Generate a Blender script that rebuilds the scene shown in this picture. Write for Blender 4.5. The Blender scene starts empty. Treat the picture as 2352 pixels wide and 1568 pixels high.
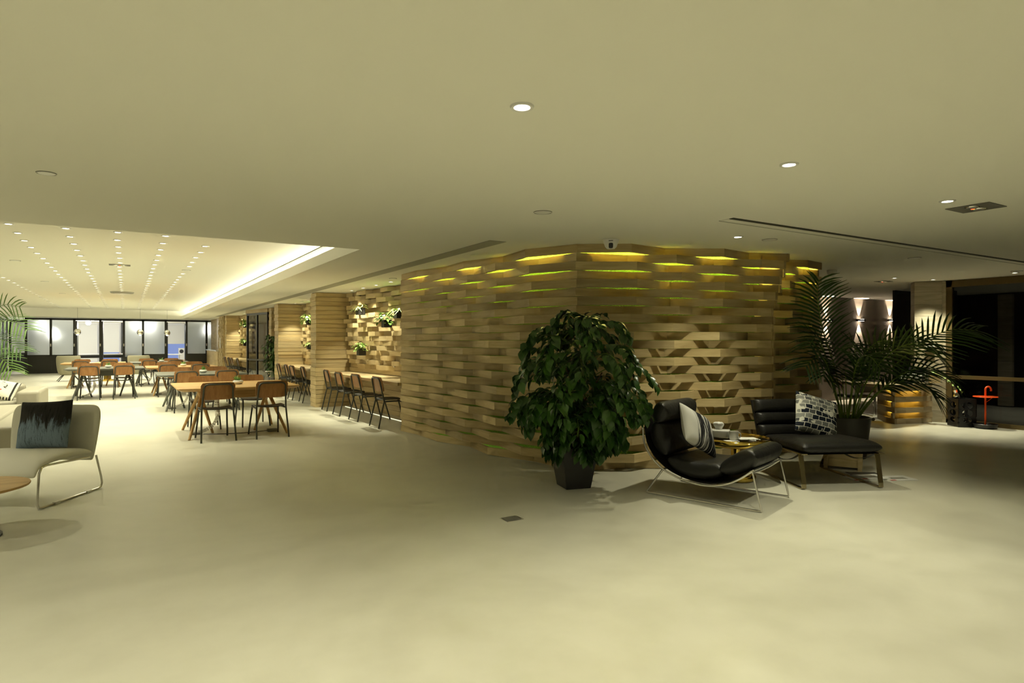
import bpy, math, random
from mathutils import Vector, Matrix
random.seed(7)
S = bpy.context.scene
COL = bpy.context.collection
R = math.radians

# ------------------------------------------------------------------ camera
F_PX, CAM_H = 1450.0, 1.40
YAW = math.atan(888 / F_PX)
cam_d = bpy.data.cameras.new('camera'); cam = bpy.data.objects.new('camera', cam_d)
COL.objects.link(cam); S.camera = cam
cam_d.sensor_width = 36; cam_d.lens = 36 * F_PX / 2352
cam_d.clip_start = 0.05; cam_d.clip_end = 200
cam.location = (0, 0, CAM_H); cam.rotation_euler = (R(90), 0, -YAW)

# ------------------------------------------------------------------ world, exposure
w = bpy.data.worlds.new('world'); S.world = w; w.use_nodes = True
w.node_tree.nodes['Background'].inputs[0].default_value = (0.02, 0.03, 0.06, 1)
w.node_tree.nodes['Background'].inputs[1].default_value = 0.3
S.view_settings.view_transform = 'Standard'; S.view_settings.look = 'None'
S.view_settings.gamma = 1; S.view_settings.exposure = 0.38
S.cycles.max_bounces = 5; S.cycles.diffuse_bounces = 3; S.cycles.glossy_bounces = 4
S.cycles.transmission_bounces = 6; S.cycles.caustics_reflective = False; S.cycles.caustics_refractive = False
S.cycles.sample_clamp_indirect = 6; S.cycles.adaptive_threshold = .1; S.cycles.adaptive_min_samples = 16

# lamp colours and powers (the room's own lamps use these)
WARM = (1.0, 0.96, 0.71)
WARM2 = (1.0, 0.80, 0.30)
PINK = (1.0, 0.82, 0.62)
COOL = (0.80, 0.90, 1.0)
P_MAIN = 90      # downlights in the low ceiling
P_GRID = 23      # small downlights in the raised ceiling
P_NICHE = 105     # downlights over the bar niches
E_COVE = 95      # cove strip
E_SLAT = 58      # strips behind the woven planks

H = 2.45         # low ceiling
HR = 2.82        # raised ceiling
# ------------------------------------------------------------------ helpers
def at(u, v, z=0.0):
    """point of the place at height z that the photograph shows at pixel (u, v)"""
    d = F_PX * (CAM_H - z) / (v - 784.0); l = (u - 1176.0) / F_PX * d
    c, s = math.cos(YAW), math.sin(YAW)
    return Vector((l * c + d * s, -l * s + d * c, z))

class MB:
    def __init__(self): self.v = []; self.f = []
    def add(self, vs, fs):
        o = len(self.v); self.v += [tuple(p) for p in vs]; self.f += [tuple(i + o for i in f) for f in fs]; return self
    def box(self, x0, x1, y0, y1, z0, z1, M=None):
        vs = [(x0,y0,z0),(x1,y0,z0),(x1,y1,z0),(x0,y1,z0),(x0,y0,z1),(x1,y0,z1),(x1,y1,z1),(x0,y1,z1)]
        if M: vs = [M @ Vector(p) for p in vs]
        return self.add(vs, [(0,3,2,1),(4,5,6,7),(0,1,5,4),(1,2,6,5),(2,3,7,6),(3,0,4,7)])
    def prism(self, poly, z0, z1):
        n = len(poly)
        vs = [(x,y,z0) for x,y in poly] + [(x,y,z1) for x,y in poly]
        a = sum(poly[i][0]*poly[(i+1)%n][1]-poly[(i+1)%n][0]*poly[i][1] for i in range(n))
        fs = [(i,(i+1)%n,n+(i+1)%n,n+i) for i in range(n)] + [tuple(range(n-1,-1,-1)), tuple(range(n,2*n))]
        if a < 0: fs = [tuple(reversed(f)) for f in fs]
        return self.add(vs, fs)
    def tube(self, pts, r, n=8, caps=True, taper=None):
        pts = [Vector(p) for p in pts]; m = len(pts); vs = []; fs = []
        up = None
        for i, p in enumerate(pts):
            t = (pts[min(i+1,m-1)] - pts[max(i-1,0)]).normalized()
            if up is None:
                up = Vector((0,0,1)) if abs(t.z) < .9 else Vector((1,0,0))
            a = t.cross(up)
            if a.length < 1e-4: a = t.cross(Vector((0,1,0)))
            a.normalize(); b = a.cross(t).normalized(); up = b
            rr = r[i] if isinstance(r, (list, tuple)) else r
            for k in range(n):
                an = 2*math.pi*k/n
                vs.append(p + a*(math.cos(an)*rr) + b*(math.sin(an)*rr))
        for i in range(m-1):
            for k in range(n):
                k2 = (k+1) % n
                fs.append((i*n+k, i*n+k2, (i+1)*n+k2, (i+1)*n+k))
        if caps: fs += [tuple(range(n-1,-1,-1)), tuple((m-1)*n+k for k in range(n))]
        return self.add(vs, fs)
    def ribbon(self, pts, wdir, w, th):
        """flat bar along pts; wdir = width direction"""
        pts = [Vector(p) for p in pts]; m = len(pts); wd = Vector(wdir).normalized(); vs = []; fs = []
        for i, p in enumerate(pts):
            t = (pts[min(i+1,m-1)] - pts[max(i-1,0)]).normalized(); nn = t.cross(wd).normalized()
            for a, b in ((-1,-1),(1,-1),(1,1),(-1,1)): vs.append(p + wd*(a*w/2) + nn*(b*th/2))
        for i in range(m-1):
            for k in range(4):
                k2 = (k+1) % 4; fs.append((i*4+k, i*4+k2, (i+1)*4+k2, (i+1)*4+k))
        fs += [(3,2,1,0), tuple((m-1)*4+k for k in range(4))]
        return self.add(vs, fs)
    def lathe(self, prof, n=24, c=(0,0,0), capb=True, capt=True):
        vs = []; fs = []; m = len(prof)
        for r, z in prof:
            for k in range(n):
                a = 2*math.pi*k/n; vs.append((c[0]+r*math.cos(a), c[1]+r*math.sin(a), c[2]+z))
        for i in range(m-1):
            for k in range(n):
                k2 = (k+1) % n; fs.append((i*n+k, i*n+k2, (i+1)*n+k2, (i+1)*n+k))
        if capb: fs.append(tuple(range(n-1,-1,-1)))
        if capt: fs.append(tuple((m-1)*n+k for k in range(n)))
        return self.add(vs, fs)
    def sphere(self, c, r, n=12, m=8, sq=1.0):
        prof = [(max(1e-4, r*math.sin(math.pi*i/m)), -r*sq*math.cos(math.pi*i/m)) for i in range(m+1)]
        return self.lathe(prof, n, c)
    def mesh(self, name, mat, smooth=False):
        me = bpy.data.meshes.new(name); me.from_pydata(self.v, [], self.f); me.update()
        if mat: me.materials.append(MAT[mat])
        if smooth:
            for p in me.polygons: p.use_smooth = True
            try: me.set_sharp_from_angle(angle=R(40))
            except Exception: pass
        return me
    def build(self, name, mat, parent=None, smooth=False, bevel=0, subsurf=0, loc=None, rotz=None):
        o = bpy.data.objects.new(name, self.mesh(name, mat, smooth)); COL.objects.link(o)
        if parent is not None: o.parent = parent
        if loc is not None: o.location = loc
        if rotz is not None: o.rotation_euler = (0,0,rotz)
        if bevel:
            b = o.modifiers.new('bevel','BEVEL'); b.width = bevel; b.segments = 2; b.limit_method = 'ANGLE'
        if subsurf:
            s = o.modifiers.new('sub','SUBSURF'); s.levels = subsurf; s.render_levels = subsurf
        return o

def tag(o, label=None, cat=None, group=None, kind=None):
    if label: o['label'] = label
    if cat: o['category'] = cat
    if group: o['group'] = group
    if kind: o['kind'] = kind
    return o
def thing(name, label, cat, loc=(0,0,0), rotz=0, group=None):
    o = bpy.data.objects.new(name, None); COL.objects.link(o); o.empty_display_size = .1
    o.location = loc; o.rotation_euler = (0,0,rotz)
    return tag(o, label, cat, group)
KIDS = {}
def copy_tree(o, parent=None):
    c = o.copy(); COL.objects.link(c); c.parent = parent
    for ch in o.children: copy_tree(ch, c)
    return c
def dup(root, loc, rotz, label, group=None):
    c = copy_tree(root); c.location = loc; c.rotation_euler = (0,0,rotz); c['label'] = label
    if group: c['group'] = group
    return c
def inst(name, me, parent, loc=(0,0,0), rot=(0,0,0), sc=(1,1,1)):
    o = bpy.data.objects.new(name, me); COL.objects.link(o); o.parent = parent
    o.location = loc; o.rotation_euler = rot; o.scale = sc
    return o
def bez(pts, n=24):
    """Catmull-Rom through pts"""
    P = [Vector(p) for p in pts]; P = [P[0]*2-P[1]] + P + [P[-1]*2-P[-2]]; out = []
    seg = len(P)-3; per = max(2, n//seg)
    for i in range(seg):
        a,b,c,d = P[i:i+4]
        for k in range(per):
            t = k/per
            out.append(.5*((2*b)+(c-a)*t+(2*a-5*b+4*c-d)*t*t+(3*b-a-3*c+d)*t*t*t))
    out.append(P[-2]); return out
def pt(o, *a): return o

# ------------------------------------------------------------------ materials
MAT = {}
def nodes(name):
    m = bpy.data.materials.new(name); m.use_nodes = True; MAT[name] = m
    nt = m.node_tree; b = nt.nodes['Principled BSDF']
    return m, nt, b
def setin(b, **k):
    names = dict(col='Base Color', rough='Roughness', metal='Metallic', spec='Specular IOR Level', trans='Transmission Weight',
                 ior='IOR', coat='Coat Weight', sheen='Sheen Weight', alpha='Alpha', sss='Subsurface Weight')
    for a, v in k.items():
        if a == 'col' and len(v) == 3: v = (*v, 1)
        b.inputs[names[a]].default_value = v
def plain(name, col, rough=.5, metal=0, spec=.5, **k):
    m, nt, b = nodes(name); setin(b, col=col, rough=rough, metal=metal, spec=spec, **k); return m
def emit(name, col, strength, sample=True):
    m, nt, b = nodes(name)
    setin(b, col=(0,0,0), rough=1, spec=0)
    b.inputs['Emission Color'].default_value = (*col, 1); b.inputs['Emission Strength'].default_value = strength
    if not sample: m.cycles.emission_sampling = 'NONE'
    return m
def coords(nt, kind='Object', scale=(1,1,1), rot=(0,0,0), loc=(0,0,0)):
    tc = nt.nodes.new('ShaderNodeTexCoord'); mp = nt.nodes.new('ShaderNodeMapping')
    mp.inputs['Scale'].default_value = scale; mp.inputs['Rotation'].default_value = rot; mp.inputs['Location'].default_value = loc
    nt.links.new(tc.outputs[kind], mp.inputs[0]); return mp
def noise(nt, vec, scale=5, detail=4, rough=.5, dist=0):
    n = nt.nodes.new('ShaderNodeTexNoise'); n.inputs['Scale'].default_value = scale; n.inputs['Detail'].default_value = detail
    n.inputs['Roughness'].default_value = rough; n.inputs['Distortion'].default_value = dist
    nt.links.new(vec.outputs[0], n.inputs['Vector']); return n
def ramp(nt, src, stops, interp='LINEAR'):
    r = nt.nodes.new('ShaderNodeValToRGB'); r.color_ramp.interpolation = interp
    e = r.color_ramp.elements
    while len(e) < len(stops): e.new(.5)
    for i, (p, c) in enumerate(stops):
        e[i].position = p; e[i].color = (*c, 1) if len(c) == 3 else c
    nt.links.new(src, r.inputs[0]); return r
def bump(nt, b, src, strength=.2, dist=.01):
    n = nt.nodes.new('ShaderNodeBump'); n.inputs['Strength'].default_value = strength; n.inputs['Distance'].default_value = dist
    nt.links.new(src, n.inputs['Height']); nt.links.new(n.outputs[0], b.inputs['Normal'])
def mixc(nt, fac, a, bcol, mode='MIX'):
    m = nt.nodes.new('ShaderNodeMix'); m.data_type = 'RGBA'; m.blend_type = mode
    for s, v in ((0, fac), (6, a), (7, bcol)):
        if hasattr(v, 'is_linked') or hasattr(v, 'links'): nt.links.new(v, m.inputs[s])
        elif isinstance(v, (int, float)): m.inputs[s].default_value = v
        else: m.inputs[s].default_value = (*v, 1)
    return m.outputs[2]
def math_n(nt, op, a, b=0.0):
    m = nt.nodes.new('ShaderNodeMath'); m.operation = op
    for i, v in enumerate((a, b)):
        if hasattr(v, 'links'): nt.links.new(v, m.inputs[i])
        else: m.inputs[i].default_value = v
    return m.outputs[0]

def wood(name, dark, light, scale=(1.2,1.2,14), vary=.45, rough=.5, coordkind='Object', spec=.35):
    m, nt, b = nodes(name)
    mp = coords(nt, coordkind, scale)
    oi = nt.nodes.new('ShaderNodeObjectInfo')
    add = nt.nodes.new('ShaderNodeVectorMath'); add.operation = 'ADD'
    sc = nt.nodes.new('ShaderNodeVectorMath'); sc.operation = 'SCALE'; sc.inputs[3].default_value = 40
    nt.links.new(mp.outputs[0], add.inputs[0])
    comb = nt.nodes.new('ShaderNodeCombineXYZ')
    for i in range(3): nt.links.new(oi.outputs['Random'], comb.inputs[i])
    nt.links.new(comb.outputs[0], sc.inputs[0]); nt.links.new(sc.outputs[0], add.inputs[1])
    n = noise(nt, add, 2.2, 3, .6, .6)
    r = ramp(nt, n.outputs['Fac'], [(.28, dark), (.72, light)])
    n3 = noise(nt, add, .8, 0, .5, 0)
    kr = ramp(nt, n3.outputs['Fac'], [(.30, (.72,.68,.6)), (.5, (1,1,1))])
    c = mixc(nt, .6, r.outputs[0], kr.outputs[0], 'MULTIPLY')
    vr = ramp(nt, oi.outputs['Random'], [(0, (1-vary, 1-vary, 1-vary)), (.5, (1-vary*.35, 1-vary*.42, 1-vary*.6)), (1, (1.0, 1.0, .96))])
    c = mixc(nt, 1.0, c, vr.outputs[0], 'MULTIPLY')
    nt.links.new(c, b.inputs['Base Color'])
    setin(b, rough=rough, spec=spec)
    return m
wood('plank_wood', (.52,.395,.195), (.70,.565,.31), scale=(1.0,1.0,9), vary=.36)
wood('light_wood', (.52,.395,.20), (.65,.52,.29), scale=(1.0,1.0,9), vary=.26)
wood('desk_wood', (.34,.26,.15), (.47,.38,.24), vary=.15)
wood('oak_top', (.46,.27,.09), (.60,.38,.15), scale=(1.0,12,12), vary=.08, rough=.4)
wood('grey_top', (.12,.125,.105), (.165,.17,.14), scale=(1.0,12,12), vary=.05, rough=.35)
wood('chair_ply', (.28,.125,.038), (.39,.19,.065), scale=(14,14,1.5), vary=.1, rough=.4)
wood('pine', (.62,.48,.25), (.78,.64,.38), scale=(2,12,12), vary=.12)
wood('stone_clad', (.40,.35,.24), (.58,.52,.39), scale=(1.2,1.2,9), vary=.18, rough=.45)

m = bpy.data.materials.new('paint'); m.use_nodes = True; MAT['paint'] = m; nt = m.node_tree
nt.nodes.remove(nt.nodes['Principled BSDF']); df = nt.nodes.new('ShaderNodeBsdfDiffuse'); df.inputs['Color'].default_value = (.85,.835,.745,1)
nt.links.new(df.outputs[0], nt.nodes['Material Output'].inputs[0])

m, nt, b = nodes('floor_resin')
mp = coords(nt, 'Object'); n = noise(nt, mp, .55, 3, .62, .8)
n2 = noise(nt, mp, 3.0, 3, .65, 0)
r = ramp(nt, n.outputs['Fac'], [(.28, (.54,.52,.415)), (.5, (.63,.61,.495)), (.75, (.70,.68,.56))])
r2 = ramp(nt, n2.outputs['Fac'], [(.3, (.9,.9,.88)), (.6, (1,1,1))])
c = mixc(nt, .7, r.outputs[0], r2.outputs[0], 'MULTIPLY')
nt.links.new(c, b.inputs['Base Color'])
rr = ramp(nt, n2.outputs['Fac'], [(.3, (.30,.30,.30)), (.7, (.42,.42,.42))]); nt.links.new(rr.outputs[0], b.inputs['Roughness'])
setin(b, spec=.35)

m, nt, b = nodes('turf')
mp = coords(nt, 'Object'); n = noise(nt, mp, 160, 2); r = ramp(nt, n.outputs['Fac'], [(.35, (.05,.15,.018)), (.65, (.26,.48,.05))])
nt.links.new(r.outputs[0], b.inputs['Base Color']); setin(b, rough=.9, spec=.1); bump(nt, b, n.outputs['Fac'], .8, .02)

plain('black_metal', (.022,.022,.02), .45)
plain('frame_dark', (.02,.02,.017), .4)
plain('chair_steel', (.055,.055,.042), .4, .3)
plain('seat_black', (.018,.016,.012), .45)
plain('chrome', (.80,.79,.76), .12, 1)
plain('satin_steel', (.72,.70,.66), .28, 1)
plain('gold', (.80,.58,.14), .10, 1)
plain('brass_bar', (.42,.36,.22), .22, 1)
plain('bronze', (.16,.115,.045), .4, .4)
plain('white_plastic', (.78,.77,.72), .4)
plain('grey_plastic', (.16,.155,.13), .5)
plain('black_plastic', (.015,.015,.015), .35)
plain('paper', (.82,.81,.76), .8)
plain('ceramic', (.80,.79,.74), .18)
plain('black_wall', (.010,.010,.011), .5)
plain('dark_wall', (.17,.145,.115), .7)
plain('recess', (.12,.115,.085), .8)
plain('slot_grey', (.36,.35,.29), .7)
plain('slot_dark', (.05,.048,.036), .7)
plain('red_paint', (.80,.09,.015), .22, 0, .6)
plain('soil', (.05,.035,.02), .95)
plain('pot_black', (.020,.019,.017), .45)
plain('pot_grey', (.055,.055,.052), .42)
plain('stem_green', (.14,.22,.025), .5)
plain('trunk', (.13,.09,.045), .8)
plain('blue_felt', (.05,.13,.32), .9)
plain('green_felt', (.03,.12,.05), .9)
plain('tire_black', (.01,.01,.01), .5)
plain('red_print', (.55,.05,.04), .5)
plain('dark_print', (.03,.028,.028), .4)
plain('orange_chair', (.75,.28,.04), .5)
plain('mirror_ball', (.85,.83,.80), .06, 1)

def leafmat(name, a, c, rough=.38, spec=.45):
    m, nt, b = nodes(name)
    oi = nt.nodes.new('ShaderNodeObjectInfo'); mp = coords(nt, 'Object'); n = noise(nt, mp, 9, 2)
    s = math_n(nt, 'ADD', math_n(nt, 'MULTIPLY', oi.outputs['Random'], .5), math_n(nt, 'MULTIPLY', n.outputs['Fac'], .5))
    r = ramp(nt, s, [(.2, a), (.8, c)]); nt.links.new(r.outputs[0], b.inputs['Base Color'])
    setin(b, rough=rough, spec=spec)
leafmat('leaf_dark', (.020,.062,.008), (.060,.15,.018), .3, .5)
leafmat('leaf_palm', (.014,.038,.005), (.036,.080,.010), .45, .35)
leafmat('leaf_bright', (.10,.24,.03), (.30,.48,.10), .5)
leafmat('leaf_mid', (.05,.12,.015), (.15,.27,.045), .5)
leafmat('leaf_lime', (.30,.44,.10), (.50,.62,.22), .5)
leafmat('succulent', (.08,.20,.03), (.30,.46,.12), .5)

m, nt, b = nodes('black_leather')
mp = coords(nt, 'Object'); n = noise(nt, mp, 14, 6, .6, .4); bump(nt, b, n.outputs['Fac'], .30, .02)
setin(b, col=(.010,.0095,.008), rough=.42, spec=.35)
m, nt, b = nodes('cream_leather')
mp = coords(nt, 'Object'); n = noise(nt, mp, 10, 4); bump(nt, b, n.outputs['Fac'], .12, .01)
setin(b, col=(.39,.365,.28), rough=.45, spec=.3)
m, nt, b = nodes('beige_felt')
mp = coords(nt, 'Object'); n = noise(nt, mp, 120, 2); bump(nt, b, n.outputs['Fac'], .15, .004)
setin(b, col=(.74,.715,.60), rough=.9, spec=.15)
m, nt, b = nodes('olive_felt')
setin(b, col=(.33,.31,.22), rough=.9, spec=.15)

# frosted glass of the partition, dark glass of the doors, clear panes
m, nt, b = nodes('frosted'); setin(b, col=(.66,.69,.68), rough=.42, trans=.92, ior=1.18, spec=.3)
m, nt, b = nodes('clear_glass'); setin(b, col=(.93,.95,.95), rough=.02, trans=1, ior=1.12, spec=.4)
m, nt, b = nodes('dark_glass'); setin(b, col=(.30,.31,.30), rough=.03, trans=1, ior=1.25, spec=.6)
m, nt, b = nodes('blind')
setin(b, col=(.62,.62,.58), rough=.9, spec=.1)
b.inputs['Emission Color'].default_value = (.9,.93,.86,1); b.inputs['Emission Strength'].default_value = .0

# cushions (patterns printed on the cloth, in the cushion's own coordinates: x across, z up)
def cushion_mat(name): return nodes(name)
m, nt, b = nodes('cushion_blue')
mp = coords(nt, 'Object', (9, 1, 1.6)); n = noise(nt, mp, 2.2, 5, .7, .3)
tc = nt.nodes.new('ShaderNodeTexCoord'); sp = nt.nodes.new('ShaderNodeSeparateXYZ'); nt.links.new(tc.outputs['Object'], sp.inputs[0])
edge = math_n(nt, 'ADD', sp.outputs['Z'], math_n(nt, 'MULTIPLY', math_n(nt, 'SUBTRACT', n.outputs['Fac'], .5), .55))
r = ramp(nt, math_n(nt, 'ADD', edge, .5), [(.44, (.19,.25,.31)), (.50, (.13,.17,.21)), (.54, (.030,.030,.028)), (.62, (.022,.021,.018))])
mp2 = coords(nt, 'Object', (22, 1, 3)); n2 = noise(nt, mp2, 3, 5, .8)
r2 = ramp(nt, n2.outputs['Fac'], [(.36, (.12,.12,.12)), (.47, (1,1,1))])
nt.links.new(mixc(nt, .8, r.outputs[0], r2.outputs[0], 'MULTIPLY'), b.inputs['Base Color']); setin(b, rough=.85, spec=.15)

m, nt, b = nodes('cushion_check')
mp = coords(nt, 'Object', (1, 1, 1)); nd = noise(nt, mp, 9, 3)
br = nt.nodes.new('ShaderNodeTexBrick'); mpb = coords(nt, 'Object', (1,1,1), (R(90),0,0))
va = nt.nodes.new('ShaderNodeVectorMath'); va.operation = 'SCALE'; va.inputs[3].default_value = .045; nt.links.new(nd.outputs['Color'], va.inputs[0])
vb = nt.nodes.new('ShaderNodeVectorMath'); nt.links.new(mpb.outputs[0], vb.inputs[0]); nt.links.new(va.outputs[0], vb.inputs[1])
nt.links.new(vb.outputs[0], br.inputs['Vector'])
br.inputs['Scale'].default_value = 8.5; br.inputs['Mortar Size'].default_value = .03; br.inputs['Brick Width'].default_value = .62; br.inputs['Row Height'].default_value = .42
br.inputs['Color1'].default_value = (.012,.016,.026,1); br.inputs['Color2'].default_value = (.42,.43,.38,1); br.inputs['Mortar'].default_value = (.70,.69,.60,1)
br.inputs['Bias'].default_value = -.3
n5 = noise(nt, mp, 11, 1); r5 = ramp(nt, n5.outputs['Fac'], [(.60, (0,0,0)), (.63, (1,1,1))])
nt.links.new(mixc(nt, r5.outputs[0], br.outputs['Color'], (.68,.67,.58)), b.inputs['Base Color']); setin(b, rough=.8, spec=.15)

m, nt, b = nodes('cushion_stripe')
mp = coords(nt, 'Object', (26, 1, 1.4), (0, R(8), 0)); n = noise(nt, mp, 1.6, 4, .6, .2)
tc = nt.nodes.new('ShaderNodeTexCoord'); sp = nt.nodes.new('ShaderNodeSeparateXYZ'); nt.links.new(tc.outputs['Object'], sp.inputs[0])
r = ramp(nt, n.outputs['Fac'], [(.52, (.016,.016,.018)), (.58, (.66,.65,.60))])
inx = ramp(nt, math_n(nt, 'ADD', math_n(nt,'ADD', sp.outputs['X'], math_n(nt,'MULTIPLY', n.outputs['Fac'], .06)), .5), [(.44, (1,1,1)), (.46, (0,0,0)), (.80, (0,0,0)), (.82, (1,1,1))])
nt.links.new(mixc(nt, inx.outputs[0], r.outputs[0], (.66,.65,.60)), b.inputs['Base Color']); setin(b, rough=.85, spec=.15)

m, nt, b = nodes('cushion_print')
tc = nt.nodes.new('ShaderNodeTexCoord'); sp = nt.nodes.new('ShaderNodeSeparateXYZ'); nt.links.new(tc.outputs['Object'], sp.inputs[0])
X, Z = sp.outputs['X'], sp.outputs['Z']
base = (.74,.72,.58); dk = (.03,.028,.025)
wv = math_n(nt, 'GREATER_THAN', math_n(nt, 'SINE', math_n(nt, 'MULTIPLY', X, 150)), .1)
low = math_n(nt, 'LESS_THAN', Z, -.17)
c = mixc(nt, math_n(nt, 'MULTIPLY', wv, low), base, dk)
wv2 = math_n(nt, 'GREATER_THAN', math_n(nt, 'SINE', math_n(nt, 'MULTIPLY', X, 120)), .0)
right = math_n(nt, 'GREATER_THAN', X, .135)
c = mixc(nt, math_n(nt, 'MULTIPLY', wv2, right), c, dk)
mpn = coords(nt, 'Object', (1,1,1)); nn = noise(nt, mpn, 26, 2)
ring = math_n(nt, 'MULTIPLY', math_n(nt, 'GREATER_THAN', nn.outputs['Fac'], .57), math_n(nt, 'LESS_THAN', math_n(nt, 'ABSOLUTE', math_n(nt, 'SUBTRACT', math_n(nt, 'SQRT', math_n(nt, 'ADD', math_n(nt,'POWER', math_n(nt,'ADD', X, .03), 2), math_n(nt,'POWER', math_n(nt,'SUBTRACT', Z, .03), 2))), .085)), .025))
c = mixc(nt, ring, c, dk)
d1 = math_n(nt, 'LESS_THAN', math_n(nt, 'ABSOLUTE', math_n(nt, 'SUBTRACT', math_n(nt,'ADD', X, .02), math_n(nt,'ADD', Z, .08))), .014)
d2 = math_n(nt, 'LESS_THAN', math_n(nt, 'ABSOLUTE', math_n(nt, 'ADD', math_n(nt,'ADD', X, .02), math_n(nt,'ADD', Z, .08))), .014)
bx = math_n(nt, 'LESS_THAN', math_n(nt, 'ADD', math_n(nt,'ABSOLUTE', math_n(nt,'ADD', X, .02)), math_n(nt,'ABSOLUTE', math_n(nt,'ADD', Z, .08))), .09)
c = mixc(nt, math_n(nt, 'MULTIPLY', math_n(nt, 'MAXIMUM', d1, d2), bx), c, (.75,.06,.03))
nt.links.new(c, b.inputs['Base Color']); setin(b, rough=.85, spec=.15)

emit('lamp_disc', (1.0,.96,.78), 14, False)
emit('lamp_disc_small', (1.0,.96,.74), 9, False)
emit('cove_strip', WARM, E_COVE)
emit('slat_strip', (1.0,.86,.22), E_SLAT)
emit('floor_strip', (1.0,.95,.62), 1.0)
emit('desk_strip', (1.0,.62,.06), 5)
emit('globe', (1.0,.97,.86), 12, False)
emit('sconce_led', PINK, 30, False)
emit('night_window', (.34,.45,.85), .55)
emit('led_red', (1,.08,.02), 3, False)
emit('led_green', (.2,1,.1), 2, False)
# ================================================================== the setting
ORD = 'first second third fourth fifth sixth seventh eighth ninth tenth eleventh twelfth thirteenth fourteenth fifteenth sixteenth seventeenth eighteenth nineteenth twentieth'.split()
ORD += ['twenty-' + o_ for o_ in ORD[:9]] + ['thirtieth', 'thirty-first', 'thirty-second']
def struct(name, mb, mat, label, cat='wall', **k):
    return tag(mb.build(name, mat, **k), label, cat, kind='structure')
struct('floor', MB().box(-8, 18, -5, 43, -.1, 0), 'floor_resin', 'pale beige polished resin floor across the whole hall', 'floor')
cx0, cx1, cy0, cy1 = -5.2, 2.28, 7.05, 33.2
mb = MB()
mb.box(-8, 18, -5, cy0, H, H+.1); mb.box(-8, 18, cy1, 43, H, H+.1)
mb.box(-8, cx0, cy0, cy1, H, H+.1); mb.box(cx1, 18, cy0, cy1, H, H+.1)
struct('ceiling', mb, 'paint', 'low smooth cream ceiling with a large recessed opening on the left', 'ceiling')
mb = MB()
mb.box(cx0-.8, cx1+.8, cy0-.1, cy1, HR, HR+.1)
mb.box(cx1+.8, cx1+.9, cy0-.1, cy1, H+.1, HR); mb.box(cx0-.9, cx0-.8, cy0-.1, cy1, H+.1, HR)
mb.box(cx0-.8, cx1+.8, cy0-.2, cy0-.1, H+.1, HR); mb.box(cx0-.8, cx1+.8, cy1, cy1+.1, H+.1, HR)
struct('ceiling_raised', mb, 'paint', 'raised cream ceiling panel glowing along its cove edge', 'ceiling')
# little lip along the cove edge
tr = struct('trim_cove', MB().box(cx1, cx1+.03, cy0, cy1, H+.1, H+.15), 'paint', 'thin upstand lip along the glowing cove edge', 'trim')

# outer shell (mostly out of view, it bounces the light)
struct('wall_rear', MB().box(-8, 18, -5.1, -5, 0, H), 'paint', 'plain cream wall behind the viewer')
struct('wall_left', MB().box(-8.1, -8, -5, 43, 0, H), 'paint', 'plain cream wall at the far left of the hall')

# ------------------------------------------------------------------ woven plank walls
NR = 26; RH = (H - .004) / NR
def plank(parent, a, b, off, z0, z1, name='plank', mat='plank_wood'):
    """one board between plan points a and b, backed by the vector off"""
    mb = MB()
    vs = [(a[0],a[1],z0),(b[0],b[1],z0),(b[0]+off[0],b[1]+off[1],z0),(a[0]+off[0],a[1]+off[1],z0)]
    vs += [(x,y,z1) for x,y,_ in vs]
    mb.add(vs, [(0,3,2,1),(4,5,6,7),(0,1,5,4),(1,2,6,5),(2,3,7,6),(3,0,4,7)])
    return mb.build(name, mat, parent)
def offset_pts(p, q, nodes_):
    """nodes (s fraction, outward offset) on the line p->q; outward = right-hand side seen from the hall"""
    p, q = Vector(p), Vector(q); d = (q-p).normalized(); n = Vector((d.y, -d.x)); L = (q-p).length
    return [tuple(p + d*(s*L) + n*o) for s, o in nodes_], tuple(-n)

# the big pod: left face A-B, front face B-C, right face C-D
A, B, C, D = (3.67, 9.32), (4.13, 5.42), (6.84, 4.76), (7.92, 5.08)
def backing(name, pts, off, label, th=.03, mat='turf', z1=H-.004):
    mb = MB()
    for a, b in zip(pts[:-1], pts[1:]):
        a, b = Vector(a), Vector(b); d = (b-a).normalized(); n = Vector((-d.y, d.x))
        a, b = a + n*off, b + n*off
        mb.prism([tuple(a), tuple(b), tuple(b+n*th), tuple(a+n*th)], 0, z1)
    return struct(name, mb, mat, label)
wl = backing('wall_woven_left', [A, B], .13, 'woven wall of staggered oak planks beside the bar niche, left face of the pod')
wf = backing('wall_woven_front', [B, (B[0]+(C[0]-B[0])*.885, B[1]+(C[1]-B[1])*.885)], .13, 'woven wall of bulging oak planks behind the potted tree and lounge chairs')
wr = backing('wall_woven_right', [(C[0]+.08, C[1]+.36), (D[0], D[1]+.02)], .09, 'set-back woven plank wall behind the tall palm')
rnd = random.Random(3)
NA = 6
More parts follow.
